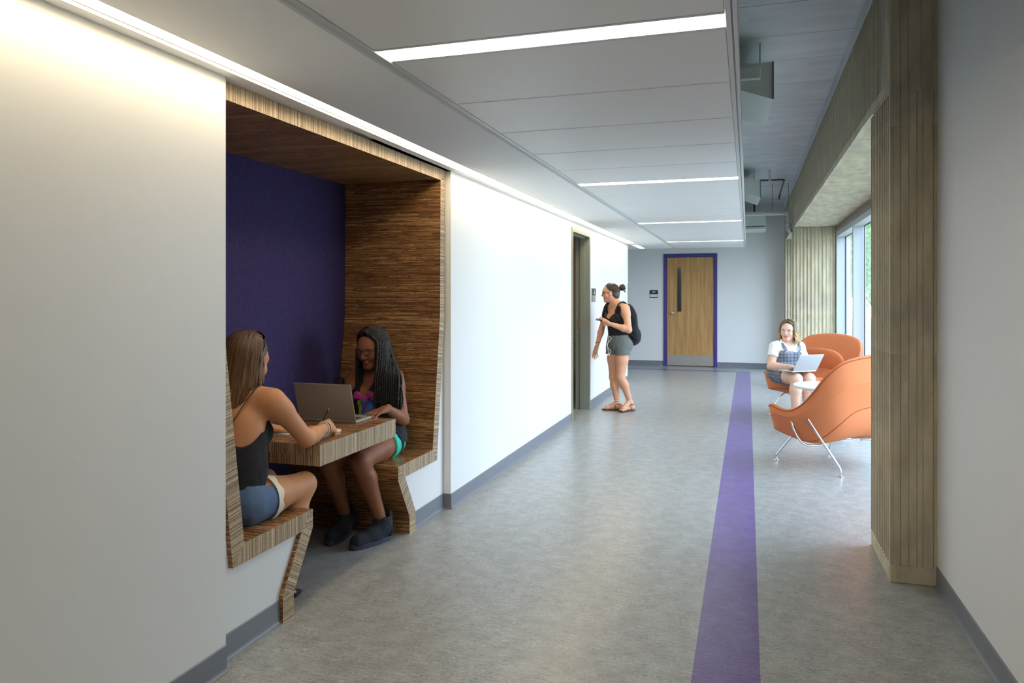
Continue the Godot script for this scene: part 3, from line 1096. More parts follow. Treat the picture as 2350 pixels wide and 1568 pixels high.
	# cloths
	var plaid := paint(256, 256, func(x, y):
		var k: float = oa[y * 256 + x] / 255.0
		var g: float = 0.50 + (k - 0.5) * 0.4
		if (x % 64) < 5 or (y % 64) < 5:
			g -= 0.28
		elif (x % 64 > 28 and x % 64 < 34) or (y % 64 > 28 and y % 64 < 34):
			g += 0.12
		return Color(g * 0.97, g * 1.01, g * 1.09))
	var pm := mat("plaid", Color(0.95, 0.95, 0.97), 0.9)
	pm.albedo_texture = plaid
	tri_map(pm, 6.5)
	pm.uv1_world_triplanar = false
	for q in [["denim_blue", sc(104, 134, 176)], ["denim_green", sc(104, 112, 104)], ["denim_pale", sc(122, 130, 128)]]:
		var m := mat(q[0], q[1], 0.9)
		m.albedo_texture = weave
		tri_map(m, 5.0)
		m.uv1_world_triplanar = false
	for q in [["cloth_black", sc(30, 30, 34)], ["cloth_navy", sc(34, 36, 48)], ["cloth_white", sc(236, 236, 238)], ["lace_cream", sc(238, 230, 212)], ["cloth_teal", sc(64, 196, 172)], ["shoe_grey", sc(58, 66, 82)], ["shoe_black", sc(36, 39, 47)], ["sandal_brown", sc(86, 58, 46)], ["pack_black", sc(26, 26, 32)]]:
		var m := mat(q[0], q[1], 0.9)
		m.rim_enabled = true
		m.rim = 0.2
	for q in ["skin", "hair", "cloth_printed"]:
		var m := mat(q, Color.WHITE, 0.5 if q != "hair" else 0.42)
		m.vertex_color_use_as_albedo = true
	M.cloth_printed.roughness = 0.9
	M.skin.metallic_specular = 0.4
	M.skin.subsurf_scatter_enabled = true
	M.skin.subsurf_scatter_strength = 0.12
	mat("eye_white", Color(0.86, 0.85, 0.83), 0.2)
	mat("eye_dark", Color(0.06, 0.035, 0.025), 0.15)
	mat("brow_dark", Color(0.10, 0.07, 0.055), 0.8)
	mat("teeth", Color(0.92, 0.9, 0.86), 0.3)

	var glass := mat("glass", Color(0.9, 0.97, 0.95, 0.06), 0.02)
	glass.transparency = BaseMaterial3D.TRANSPARENCY_ALPHA
	var dg := mat("dark_glass", Color(0.10, 0.12, 0.13), 0.06)
	dg.metallic_specular = 0.6
	var lens := mat("lens_glass", Color(0.9, 0.9, 0.95, 0.08), 0.03)
	lens.transparency = BaseMaterial3D.TRANSPARENCY_ALPHA

	for q in [["light_warm", Color(1.0, 0.93, 0.80), GLOW_STRIP], ["light_neutral", Color(1.0, 0.985, 0.95), GLOW_BAR], ["added_office_glow", Color(1.0, 0.95, 0.85), 3.0]]:
		var m := mat(q[0], Color(1, 1, 1), 0.5)
		m.emission_enabled = true
		m.emission = q[1]
		m.emission_energy_multiplier = q[2]

# ---------------------------------------------------------------- the study booth
func booth_board(nm: String, parent: Node, a: Vector2, b: Vector2, oa: Vector2, ob: Vector2, face: Material, s0: float) -> void:
	# a, b: inner corners (z, y); oa, ob: outer corners; the board runs back from the front plane
	var m := MB.new()
	var P := func(p: Vector2, x: float) -> Vector3: return Vector3(x, p.y, p.x)
	var l := a.distance_to(b)
	var mid := (a + b + oa + ob) * 0.25
	# inner and outer faces: streaks run along x
	for q in [[a, b], [oa, ob], [a, oa], [b, ob]]:
		if (q[0] as Vector2).distance_to(q[1]) < 0.004:
			continue
		var p0: Vector3 = P.call(q[0], BF)
		var p1: Vector3 = P.call(q[1], BF)
		var p2: Vector3 = P.call(q[1], BB)
		var p3: Vector3 = P.call(q[0], BB)
		var e: float = (q[0] as Vector2).distance_to(q[1])
		var w := absf(BB - BF)
		var ua := Vector2(0, s0)
		var ub := Vector2(0, s0 + e)
		var uc := Vector2(w, s0 + e)
		var ud := Vector2(w, s0)
		var out: Vector2 = (q[0] + q[1]) * 0.5 - mid
		var nn := (p1 - p0).cross(p3 - p0)
		if nn.dot(Vector3(0, out.y, out.x)) > 0:
			m.quad(p0, p1, p2, p3, ua, ub, uc, ud)
		else:
			m.quad(p3, p2, p1, p0, ud, uc, ub, ua)
	var o := obj(nm, m, face, parent)
	var f := MB.new()
	var c := [P.call(a, BF), P.call(b, BF), P.call(ob, BF), P.call(oa, BF)]
	var dir := (b - a).normalized()
	var uv := []
	for q in [a, b, ob, oa]:
		uv.append(Vector2(s0 + (q - a).dot(dir), absf((q - a).dot(Vector2(-dir.y, dir.x)))))
	if ((c[1] - c[0]) as Vector3).cross(c[3] - c[0]).x < 0:
		c.reverse()
		uv.reverse()
	if (c[0] as Vector3).distance_to(c[3]) < 1e-5:
		f.tri(c[0], c[1], c[2], uv[0], uv[1], uv[2])
	elif (c[2] as Vector3).distance_to(c[3]) < 1e-5 or (c[0] as Vector3).distance_to(c[1]) < 1e-5:
		f.tri(c[0], c[2] if (c[0] as Vector3).distance_to(c[1]) < 1e-5 else c[1], c[3] if (c[2] as Vector3).distance_to(c[3]) > 1e-5 else c[2], uv[0], uv[2] if (c[0] as Vector3).distance_to(c[1]) < 1e-5 else uv[1], uv[3] if (c[2] as Vector3).distance_to(c[3]) > 1e-5 else uv[2])
	else:
		f.quad(c[0], c[1], c[2], c[3], uv[0], uv[1], uv[2], uv[3])
	obj("edge_band", f, M.strand_edge, o)

func make_booth() -> void:
	var t := thing("study_booth", Vector3(0, 0, 0), "built-in strand-board study booth with two benches, table and purple felt back", "booth")
	var I := [[1.045, 2.14], [1.037, 1.27], [0.919, 0.427], [0.435, 0.427], [0.435, 0.344], [0.583, 0.104], [0.583, 0.0]]
	var O := [[1.118, 2.209], [1.112, 1.276], [0.987, 0.349], [0.524, 0.349], [0.524, 0.349], [0.664, 0.118], [0.664, 0.0]]
	var nm := ["side_panel", "backrest", "seat", "seat_nose", "riser", "foot_board"]
	for sg in [1.0, -1.0]:
		var s0 := 0.3 if sg > 0 else 0.0
		for k in 6:
			var a := Vector2(ZC + sg * I[k][0], I[k][1])
			var b := Vector2(ZC + sg * I[k + 1][0], I[k + 1][1])
			var oa := Vector2(ZC + sg * O[k][0], O[k][1])
			var ob := Vector2(ZC + sg * O[k + 1][0], O[k + 1][1])
			booth_board(nm[k], t, a, b, oa, ob, M.strand_top if k == 2 else M.strand_face, s0)
			s0 += a.distance_to(b)
	booth_board("top_panel", t, Vector2(ZC + 1.045, 2.14), Vector2(ZC - 1.045, 2.14), Vector2(ZC + 1.118, 2.209), Vector2(ZC - 1.118, 2.209), M.strand_face, 0.0)
	var fp := MB.new()
	bx(BB - 0.02, 0.0, ZC + 1.12, BB, 2.2, ZC - 1.12, 0.0, fp)
	obj("felt_panel", fp, M.purple_felt, t).set_meta("label", "dark purple felt back panel")
	# table: a thick slab held by the back panel
	var zt := -3.41
	var hw := 0.388
	var y0 := 0.606
	var y1 := 0.705
	var tp := MB.new()
	for q in [[y1, 1], [y0, -1]]:
		var y: float = q[0]
		var pts := [Vector3(BF, y, zt + hw), Vector3(BF, y, zt - hw), Vector3(BB, y, zt - hw), Vector3(BB, y, zt + hw)]
		var uv := [Vector2(0, 0), Vector2(0, hw * 2), Vector2(0.7, hw * 2), Vector2(0.7, 0)]
		if q[1] < 0:
			pts.reverse()
			uv.reverse()
		tp.quad(pts[0], pts[1], pts[2], pts[3], uv[0], uv[1], uv[2], uv[3])
	var tt := obj("table_top", tp, M.strand_top, t)
	var te := MB.new()
	te.quad(Vector3(BF, y0, zt + hw), Vector3(BF, y0, zt - hw), Vector3(BF, y1, zt - hw), Vector3(BF, y1, zt + hw), Vector2(0, 0.1), Vector2(0.776, 0.1), Vector2(0.776, 0), Vector2(0, 0))
	te.quad(Vector3(BB, y0, zt + hw), Vector3(BF, y0, zt + hw), Vector3(BF, y1, zt + hw), Vector3(BB, y1, zt + hw), Vector2(0.2, 0.3), Vector2(0.89, 0.3), Vector2(0.89, 0.2), Vector2(0.2, 0.2))
	te.quad(Vector3(BF, y0, zt - hw), Vector3(BB, y0, zt - hw), Vector3(BB, y1, zt - hw), Vector3(BF, y1, zt - hw), Vector2(0.5, 0.3), Vector2(1.19, 0.3), Vector2(1.19, 0.2), Vector2(0.5, 0.2))
	obj("edge_band", te, M.strand_edge, tt)

# a laptop whose hinge line is at the origin, keys towards +z, lid tipped back by lean
func make_laptop(at: Vector3, turn: float, w: float, d: float, lean: float, metal: Material, label: String) -> Node3D:
	var t := thing("laptop", at, label, "laptop", "", turn)
	obj("base", bx(-w / 2, 0.0, 0, w / 2, 0.012, d, 0.004), metal, t)
	var kb := MB.new()
	for r in 5:
		for c in 13:
			var x := -w / 2 + 0.03 + c * (w - 0.06) / 13.0
			var z := 0.022 + r * 0.0185
			bx(x, 0.0115, z, x + (w - 0.06) / 13.0 - 0.003, 0.0135, z + 0.0155, 0.0, kb)
	obj("keyboard", kb, M.black_plastic, t).set_meta("kind", "stuff")
	obj("trackpad", bx(-0.05, 0.0115, d - 0.085, 0.05, 0.0124, d - 0.012), metal, t)
	var l := MB.new()
	l.box(Vector3(-w / 2, 0.004, -0.006), Vector3(w / 2, d, 0.0), 0.0025)
	var B := Basis(Vector3.RIGHT, -lean)
	l.move(Transform3D(B, Vector3(0, 0.010, 0.002)))
	var lid := obj("lid", l, metal, t)
	var sc2 := MB.new()
	sc2.box(Vector3(-w / 2 + 0.008, 0.014, -0.0005), Vector3(w / 2 - 0.008, d - 0.008, 0.0006))
	sc2.move(Transform3D(B, Vector3(0, 0.010, 0.002)))
	obj("screen", sc2, M.screen_black, lid)
	return t

func make_table_things() -> void:
	make_laptop(Vector3(-2.193, 0.705, -3.592), PI, 0.352, 0.215, deg_to_rad(16), M.aluminium, "open grey laptop standing on the booth table")
	# spiral notebook
	var t := thing("notebook", Vector3(-2.12, 0.7055, -3.266), "white spiral notebook lying on the booth table", "notebook")
	obj("cover", bx(-0.14, 0.0, 0.111, 0.14, 0.0015, -0.111), M.cloth_white, t)
	obj("pages", bx(-0.138, 0.0015, 0.108, 0.138, 0.0095, -0.108, 0.001), M.white_paper, t)
	var sp := MB.new()
	for k in 26:
		var x := -0.13 + k * 0.0104
		sp.tube([Vector3(x, -0.0002, 0.106), Vector3(x, 0.003, 0.114), Vector3(x, 0.009, 0.113), Vector3(x, 0.0112, 0.106)], 0.0008, 5)
	obj("spiral", sp, M.dark_steel, t).set_meta("kind", "stuff")
	# phone at the back of the table with its white cable
	t = thing("mobile_phone", Vector3(-2.46, 0.705, -3.56), "dark blue phone lying on the table behind the laptop", "phone", "", 0.5)
	obj("body", bx(-0.036, 0.0, 0.07, 0.036, 0.009, -0.07, 0.003), M.denim_blue, t)
	obj("screen", bx(-0.033, 0.009, 0.067, 0.033, 0.0095, -0.067), M.screen_black, t)
	t = thing("charging_cable", Vector3(-2.4, 0.705, -3.5), "thin white charging cable beside the grey laptop", "cable")
	var c := MB.new()
	c.tube([Vector3(-0.04, 0.004, 0.0), Vector3(-0.01, 0.003, 0.03), Vector3(0.03, 0.003, 0.02), Vector3(0.04, 0.003, -0.03), Vector3(0.05, 0.004, -0.07)], 0.0018, 6)
	obj("wire", c, M.white_paper, t)

# ---------------------------------------------------------------- lounge chairs and table
func closed_curve(pts: Array, n: int) -> Array:
	# half outline given from front centre to back centre on the +x side; mirrored and smoothed
	var full := pts.duplicate()
	for k in range(pts.size() - 2, 0, -1):
		full.append(Vector3(-pts[k].x, pts[k].y, pts[k].z))
	var out := []
	var m := full.size()
	for k in n:
		var f := float(k) / n * m
		var i := int(f)
		var u := f - i
		out.append((full[i % m] as Vector3).cubic_interpolate(full[(i + 1) % m], full[(i - 1 + m) % m], full[(i + 2) % m], u))
	return out

# a wide shell chair with wings; it looks along -z, x to its right
func make_chair(at: Vector3, turn: float, label: String) -> Node3D:
	var t := thing("lounge_chair", at, label, "chair", "orange lounge chairs by the window", turn)
	var N := 72
	# rim: front centre, corner, arm, wing, back top
	var rim := closed_curve([Vector3(0, 0.405, -0.4), Vector3(0.2, 0.412, -0.41), Vector3(0.35, 0.44, -0.405), Vector3(0.44, 0.478, -0.355), Vector3(0.485, 0.492, -0.26), Vector3(0.5, 0.472, -0.13), Vector3(0.5, 0.482, 0), Vector3(0.494, 0.545, 0.11), Vector3(0.485, 0.655, 0.215), Vector3(0.45, 0.8, 0.325), Vector3(0.33, 0.905, 0.405), Vector3(0, 0.94, 0.44)], N)
	var crease := closed_curve([Vector3(0, 0.32, -0.395), Vector3(0.19, 0.318, -0.398), Vector3(0.33, 0.305, -0.385), Vector3(0.405, 0.29, -0.32), Vector3(0.41, 0.27, -0.22), Vector3(0.4, 0.25, -0.1), Vector3(0.395, 0.235, 0.03), Vector3(0.39, 0.25, 0.13), Vector3(0.37, 0.3, 0.225), Vector3(0.32, 0.4, 0.32), Vector3(0.2, 0.5, 0.37), Vector3(0, 0.53, 0.385)], N)
	var under := closed_curve([Vector3(0, 0.285, -0.26), Vector3(0.12, 0.285, -0.26), Vector3(0.2, 0.28, -0.24), Vector3(0.25, 0.265, -0.18), Vector3(0.27, 0.25, -0.1), Vector3(0.28, 0.235, 0), Vector3(0.27, 0.228, 0.08), Vector3(0.26, 0.23, 0.14), Vector3(0.24, 0.24, 0.19), Vector3(0.2, 0.265, 0.25), Vector3(0.1, 0.29, 0.29), Vector3(0, 0.3, 0.3)], N)
	var cb := Vector3(0, 0.235, 0.02)
	var ci := Vector3(0, 0.375, 0.02)
	# inside bowl curves
	var inner := closed_curve([Vector3(0, 0.385, -0.36), Vector3(0.19, 0.39, -0.365), Vector3(0.325, 0.41, -0.35), Vector3(0.405, 0.44, -0.3), Vector3(0.44, 0.452, -0.2), Vector3(0.45, 0.435, -0.1), Vector3(0.45, 0.44, 0), Vector3(0.445, 0.495, 0.095), Vector3(0.435, 0.59, 0.185), Vector3(0.4, 0.72, 0.275), Vector3(0.29, 0.825, 0.345), Vector3(0, 0.865, 0.375)], N)
	var bowl := closed_curve([Vector3(0, 0.37, -0.26), Vector3(0.13, 0.37, -0.26), Vector3(0.23, 0.372, -0.24), Vector3(0.29, 0.38, -0.18), Vector3(0.315, 0.385, -0.1), Vector3(0.32, 0.385, 0), Vector3(0.315, 0.4, 0.07), Vector3(0.3, 0.44, 0.13), Vector3(0.28, 0.5, 0.19), Vector3(0.24, 0.57, 0.24), Vector3(0.14, 0.63, 0.27), Vector3(0, 0.65, 0.28)], N)
	for cv in [rim, crease, under, inner, bowl]:
		for k in N:
			var p: Vector3 = cv[k]
			cv[k] = Vector3(p.x * 0.95, p.y, p.z * (0.86 if p.z < 0 else 1.0))
	var rows := []
	var c0 := []
	for k in N:
		c0.append(cb)
	rows.append(c0)
	for f in [0.35, 0.7]:
		var r := []
		for k in N:
			r.append(cb.lerp(under[k], f) - Vector3(0, 0.012 * sin(f * PI), 0))
		rows.append(r)
	for f in [0.0, 0.25, 0.5, 0.75, 0.94]:
		var r := []
		for k in N:
			var p: Vector3 = (under[k] as Vector3).lerp(crease[k], f)
			var bow: Vector3 = (p - ci).normalized() * (lerpf(0.022, 0.034, smoothstep(0.0, 0.2, p.z)) * sin(f * PI))
			r.append(p + bow)
		rows.append(r)
	var rows2 := []
	# the wing overhangs the lower side along a soft fold
	var fold := []
	for k in N:
		var c1: Vector3 = crease[k]
		var r1: Vector3 = rim[k]
		var o1 := Vector3(c1.x, 0, c1.z).normalized() * (0.030 * smoothstep(-0.32, -0.15, c1.z))
		fold.append(c1.lerp(r1, lerpf(0.55, 0.80, smoothstep(-0.3, -0.1, c1.z)) - 0.28 * smoothstep(0.1, 0.36, c1.z)) + o1)
	var rows3 := []
	for f in [0.0, 0.1, 0.5, 0.9, 1.0]:
		var r := []
		for k in N:
			r.append((crease[k] as Vector3).lerp(fold[k], f))
		rows3.append(r)
	for f in [0.0, 0.1, 0.5, 0.95]:
		var r := []
		for k in N:
			r.append((fold[k] as Vector3).lerp(rim[k], f))
		rows2.append(r)
	# rounded rim
	for f in [0.25, 0.5, 0.75]:
		var r := []
		for k in N:
			var p: Vector3 = (rim[k] as Vector3).lerp(inner[k], f * 0.85)
			var outw: Vector3 = ((rim[k] as Vector3) - (fold[k] as Vector3)).normalized()
			r.append(p + outw * (0.024 * sin((f * 0.8 + 0.1) * PI)))
		rows2.append(r)
	for f in [0.0, 0.33, 0.66, 1.0]:
		var r := []
		for k in N:
			r.append((inner[k] as Vector3).lerp(bowl[k], f) - ((inner[k] as Vector3) - ci).normalized() * (-0.015 * sin(f * PI)))
		rows2.append(r)
	for f in [0.5, 1.0]:
		var r := []
		for k in N:
			r.append((bowl[k] as Vector3).lerp(ci + Vector3(0, 0.0, 0), f))
		rows2.append(r)
	var sh := MB.new()
	sh.grid(rows, true, false, true)
	sh.grid(rows2, true, false, true)
	sh.grid(rows3, true, false, true)
	sh.grid([rows[-1], rows3[0]], true, false, true)
	obj("shell", sh, M.orange_wool, t)
	var sm := MB.new()
	var path := []
	for k in N + 1:
		path.append((rim[k % N] as Vector3).lerp(fold[k % N], 0.08) + ((rim[k % N] as Vector3) - ci).normalized() * 0.002)
	sm.tube(path, 0.0035, 6, false)
	path = []
	for k in N + 1:
		path.append((crease[k % N] as Vector3) + ((crease[k % N] as Vector3) - ci).normalized() * 0.001)
	sm.tube(path, 0.003, 6, false)
	obj("piping", sm, M.orange_seam, t)
	# seat and back cushions: flattened rounded pads
	var cu := MB.new()
	pad(cu, Transform3D(Basis(Vector3.RIGHT, 0.06), Vector3(0, 0.412, -0.07)), Vector3(0.29, 0.045, 0.245), 3.6)
	obj("seat_cushion", cu, M.orange_wool, t)
	cu = MB.new()
	pad(cu, Transform3D(Basis(Vector3.RIGHT, 1.18), Vector3(0, 0.60, 0.205)), Vector3(0.29, 0.045, 0.19), 3.0)
	obj("back_cushion", cu, M.orange_wool, t)
	# bent steel rod base
	for s in [-1.0, 1.0]:
		var f := MB.new()
		# arm bracket, sweeping under the seat and down to the front foot
		var pa := [Vector3(s * 0.462, 0.440, -0.02), Vector3(s * 0.455, 0.38, -0.015), Vector3(s * 0.432, 0.285, 0.01), Vector3(s * 0.39, 0.215, 0.05), Vector3(s * 0.32, 0.200, 0.08), Vector3(s * 0.20, 0.205, 0.09)]
		f.tube(smooth_path(pa, 6), 0.009, 8)
		obj("arm_rod", f, M.chrome, t)
		f = MB.new()
		f.tube(smooth_path([Vector3(s * 0.16, 0.245, -0.12), Vector3(s * 0.20, 0.252, -0.17), Vector3(s * 0.232, 0.235, -0.21), Vector3(s * 0.275, 0.13, -0.28), Vector3(s * 0.302, 0.06, -0.325), Vector3(s * 0.305, 0.04, -0.335), Vector3(s * 0.305, 0.012, -0.337)], 5), 0.009, 8)
		var lg := obj("leg", f, M.chrome, t)
		foot(lg, Vector3(s * 0.305, 0, -0.337))
		f = MB.new()
		f.tube([Vector3(s * 0.452, 0.430, 0.15), Vector3(s * 0.382, 0.255, 0.235), Vector3(s * 0.303, 0.075, 0.318), Vector3(s * 0.30, 0.05, 0.328), Vector3(s * 0.30, 0.012, 0.33)], 0.0095, 8)
		lg = obj("leg", f, M.chrome, t)
		foot(lg, Vector3(s * 0.30, 0, 0.33))
	return t

func foot(parent: Node, at: Vector3) -> void:
	var g := MB.new()
	g.lathe(at, [[0.0, 0.012], [0.011, 0.012], [0.013, 0.008], [0.021, 0.005], [0.021, 0.0], [0.0, 0.0]], 14)
	obj("glide", g, M.chrome, parent)

func smooth_path(pts: Array, per: int) -> Array:
	var out := []
	var n := pts.size()
	for k in n - 1:
		for j in per:
			out.append((pts[k] as Vector3).cubic_interpolate(pts[k + 1], pts[maxi(k - 1, 0)], pts[mini(k + 2, n - 1)], float(j) / per))
	out.append(pts[n - 1])
	return out

# superellipsoid pad
func pad(m: MB, xf: Transform3D, r: Vector3, e: float) -> void:
	var rows := []
	var nu := 40
	var nv := 14
	var o := m.v.size()
	for j in nv + 1:
		var th := -PI / 2 + PI * j / nv
		var row := []
		for i in nu:
			var ph := TAU * i / nu
			var c := pow(absf(cos(th)), 2.0 / 2.2) 
			var x := signf(cos(ph)) * pow(absf(cos(ph)), 2.0 / e)
			var z := signf(sin(ph)) * pow(absf(sin(ph)), 2.0 / e)
			row.append(Vector3(x * c * r.x, signf(sin(th)) * pow(absf(sin(th)), 2.0 / 2.2) * r.y, -z * c * r.z))
		rows.append(row)
	m.grid(rows, true, false)
	m.move(xf, o)

func make_lounge() -> void:
	# chair headings: -z of the chair turned into the room
	make_chair(Vector3(0.682, 0, -6.66), atan2(0.67, 0.74), "orange shell lounge chair seen from behind beside the concrete column")
	make_chair(Vector3(0.706, 0, -9.31), atan2(0.66, -0.75), "orange shell lounge chair with the seated young woman on it")
	var t := thing("side_table", Vector3(0.80, 0, -8.02), "round white side table with wire legs between the orange chairs", "table")
	var m := MB.new()
	m.lathe(Vector3.ZERO, [[0.0, 0.474], [0.35, 0.474], [0.366, 0.482], [0.37, 0.49], [0.368, 0.499], [0.362, 0.502], [0.0, 0.502]], 64)
	obj("table_top", m, M.white_laminate, t)
	for k in 8:
		var an := TAU * k / 8.0 + 0.2
		var d := Vector3(cos(an), 0, sin(an))
		m = MB.new()
		m.tube([d * 0.22 + Vector3(0, 0.474, 0), d.rotated(Vector3.UP, 0.4) * 0.10 + Vector3(0, 0.24, 0), d.rotated(Vector3.UP, 0.7) * 0.20 + Vector3(0, 0.008, 0)], 0.0045, 6)
		obj("wire_leg", m, M.chrome, t)
	m = MB.new()
	var ring := []
	for k in 41:
		ring.append(Vector3(cos(TAU * k / 40.0) * 0.20, 0.006, sin(TAU * k / 40.0) * 0.20))
	m.tube(ring, 0.0055, 6, false)
	obj("base_ring", m, M.chrome, t)

# ---------------------------------------------------------------- bodies: distance fields meshed as surface nets
class Pr:
	var t := 0            # 0 tapered capsule, 1 ellipsoid, 2 half-space (outside is where the normal points)
	var op := 0           # 0 join, 1 cut away, 2 keep only inside
	var a := Vector3.ZERO
	var ba := Vector3.ZERO
	var inv := 0.0
	var ra := 0.0
	var dr := 0.0
	var k := 0.02
	var m := Basis.IDENTITY
	var r := Vector3.ONE

	func d(q: Vector3) -> float:
		if t == 0:
			var pa := q - a
			var h := clampf(pa.dot(ba) * inv, 0.0, 1.0)
			return (pa - ba * h).length() - (ra + dr * h)
		if t == 1:
			var l := m * (q - a)
			var k0 := (l / r).length()
			var k1 := (l / (r * r)).length()
			return k0 * (k0 - 1.0) / k1 if k1 > 1e-6 else -minf(r.x, minf(r.y, r.z))
		return (q - a).dot(ba)

static func cap(a: Vector3, b: Vector3, ra: float, rb: float, k := 0.02, op := 0) -> Pr:
	var p := Pr.new()
	p.a = a
	p.ba = b - a
	p.inv = 1.0 / maxf(1e-9, p.ba.length_squared())
	p.ra = ra
	p.dr = rb - ra
	p.k = k
	p.op = op
	return p

static func ell(c: Vector3, r: Vector3, k := 0.02, basis := Basis.IDENTITY, op := 0) -> Pr:
	var p := Pr.new()
	p.t = 1
	p.a = c
	p.r = r
	p.m = basis.transposed()
	p.k = k
	p.op = op
	return p

static func half(at: Vector3, nn: Vector3, k := 0.0, op := 2) -> Pr:
	var p := Pr.new()
	p.t = 2
	p.a = at
	p.ba = nn.normalized()
	p.k = k
	p.op = op
	return p

func blend(ps: Array, q: Vector3, grow: float) -> float:
	var d := 1e3
	for p: Pr in ps:
		var e: float = p.d(q)
		if p.op == 0:
			e -= grow
			var h := maxf(p.k - absf(d - e), 0.0)
			d = minf(d, e) - (h * h / p.k * 0.25 if p.k > 0.0 else 0.0)
		else:
			if p.op == 1:
				e = -e
			var h2 := maxf(p.k - absf(d - e), 0.0)
			d = maxf(d, e) + (h2 * h2 / p.k * 0.25 if p.k > 0.0 else 0.0)
	return d

# meshes the joined field; tint(Vector3) -> Color in linear values
func field_mesh(mb: MB, ps: Array, cell: float, grow := 0.0, tint = null, wrinkle := 0.0, wfreq := 20.0) -> void:
	var lo := Vector3.ONE * 1e9
	var hi := -lo
	for p: Pr in ps:
		if p.op != 0:
			continue
		var e := Vector3.ONE * (maxf(p.ra, p.ra + p.dr) + grow + cell * 2.0)
		if p.t == 1:
			e = Vector3.ONE * (maxf(p.r.x, maxf(p.r.y, p.r.z)) + grow + cell * 2.0)
		for w in ([p.a, p.a + p.ba] if p.t == 0 else [p.a]):
			lo = lo.min(w - e)
			hi = hi.max(w + e)
	var B := 4
	var nb := Vector3i(((hi - lo) / (cell * B)).ceil()) + Vector3i.ONE
	var nx := nb.x * B + 1
	var ny := nb.y * B + 1
	var nz := nb.z * B + 1
	var F := PackedFloat32Array()
	F.resize(nx * ny * nz)
	F.fill(1e3)
	var wn: FastNoiseLite = noise(7, wfreq, 2) if wrinkle > 0.0 else null
	var act := []
	# coarse blocks of 4 x 4 x 4 fine blocks pick the pieces that matter
	var CB := 3
	var R1 := cell * B * CB * 0.5 * 1.7321
	var R0 := cell * B * 0.5 * 1.7321
	for cz in ceili(float(nb.z) / CB):
		for cy in ceili(float(nb.y) / CB):
			for cx in ceili(float(nb.x) / CB):
				var cc := lo + (Vector3(cx, cy, cz) + Vector3.ONE * 0.5) * (cell * B * CB)
				var list := []
				var joins := 0
				for p: Pr in ps:
					if p.t == 2:
						list.append(p)
						continue
					var e: float = p.d(cc)
					if p.op == 0:
						e -= grow
					if e < R1 * 1.25 + p.k + 0.03 or p.op == 2:
						list.append(p)
						if p.op == 0:
							joins += 1
				if joins == 0:
					continue
				for bz in range(cz * CB, mini(cz * CB + CB, nb.z)):
					for by in range(cy * CB, mini(cy * CB + CB, nb.y)):
						for bxx in range(cx * CB, mini(cx * CB + CB, nb.x)):
							var c2 := lo + (Vector3(bxx, by, bz) + Vector3.ONE * 0.5) * (cell * B)
							if absf(blend(list, c2, grow)) > R0 * 1.6 + wrinkle + 0.004:
								continue
							act.append(Vector3i(bxx, by, bz))
							for z in range(bz * B, bz * B + B + 1):
								for y in range(by * B, by * B + B + 1):
									var o := (z * ny + y) * nx + bxx * B
									for x in B + 1:
										if F[o + x] < 900.0:
											continue
										var q := lo + Vector3(bxx * B + x, y, z) * cell
										var dv := blend(list, q, grow)
										if wn:
											dv += wn.get_noise_3dv(q) * wrinkle
										F[o + x] = dv
	# one vertex in every cell that the surface crosses
	var ID := PackedInt32Array()
	ID.resize(nx * ny * nz)
	ID.fill(-1)
	var first := mb.v.size()
	var off := PackedInt32Array([0, 1, nx, nx + 1, nx * ny, nx * ny + 1, nx * ny + nx, nx * ny + nx + 1])
	var cells := PackedInt32Array()
	var cpos := []
	var dv8 := PackedFloat32Array()
	dv8.resize(8)
	var EA := PackedInt32Array([0, 2, 4, 6, 0, 1, 4, 5, 0, 1, 2, 3])
	var EB := PackedInt32Array([1, 3, 5, 7, 2, 3, 6, 7, 4, 5, 6, 7])
	for b: Vector3i in act:
		for z in range(b.z * B, b.z * B + B):
			for y in range(b.y * B, b.y * B + B):
				for x in range(b.x * B, b.x * B + B):
					var o := (z * ny + y) * nx + x
					var neg := 0
					for e in 8:
						var w := F[o + off[e]]
						dv8[e] = w
						if w < 0.0:
							neg += 1
					if neg == 0 or neg == 8:
						continue
					var s := Vector3.ZERO
					var cnt := 0
					for e in 12:
						var da := dv8[EA[e]]
						var db := dv8[EB[e]]
						if (da < 0.0) != (db < 0.0):
							var f := da / (da - db)
							var ia := EA[e]
							var ib := EB[e]
							s += Vector3(ia & 1, (ia >> 1) & 1, ia >> 2).lerp(Vector3(ib & 1, (ib >> 1) & 1, ib >> 2), f)
							cnt += 1
					var p := lo + (Vector3(x, y, z) + s / cnt) * cell
					if tint != null:
						mb.tint = tint.call(p)
					ID[o] = mb.vert(p, Vector3.ZERO)
					cells.append(o)
	mb.tint = Color.WHITE
	if tint != null:
		mb.colored = true
	var st := [1, nx, nx * ny]
	for o in cells:
		var f0 := F[o]
		for ax in 3:
			var f1: float = F[o + st[ax]]
			if (f0 < 0.0) == (f1 < 0.0) or f1 > 900.0:
				continue
			var u: int = st[(ax + 1) % 3]
			var w: int = st[(ax + 2) % 3]
			if o - u - w < 0:
				continue
			var a := ID[o - u - w]
			var b := ID[o - w]
			var c := ID[o]
			var d := ID[o - u]
			if a < 0 or b < 0 or c < 0 or d < 0:
				continue
			# a b c d run counter-clockwise about the axis
			if f0 < 0.0:
				mb.i.append_array(PackedInt32Array([a, c, b, a, d, c]))
			else:
				mb.i.append_array(PackedInt32Array([a, b, c, a, c, d]))
			var fn := (mb.v[c] - mb.v[a]).cross(mb.v[d] - mb.v[b])
			if f0 > 0.0:
				fn = -fn
			mb.n[a] += fn
			mb.n[b] += fn
			mb.n[c] += fn
			mb.n[d] += fn
	for q in range(first, mb.v.size()):
		mb.n[q] = mb.n[q].normalized() if mb.n[q].length_squared() > 1e-20 else Vector3.UP

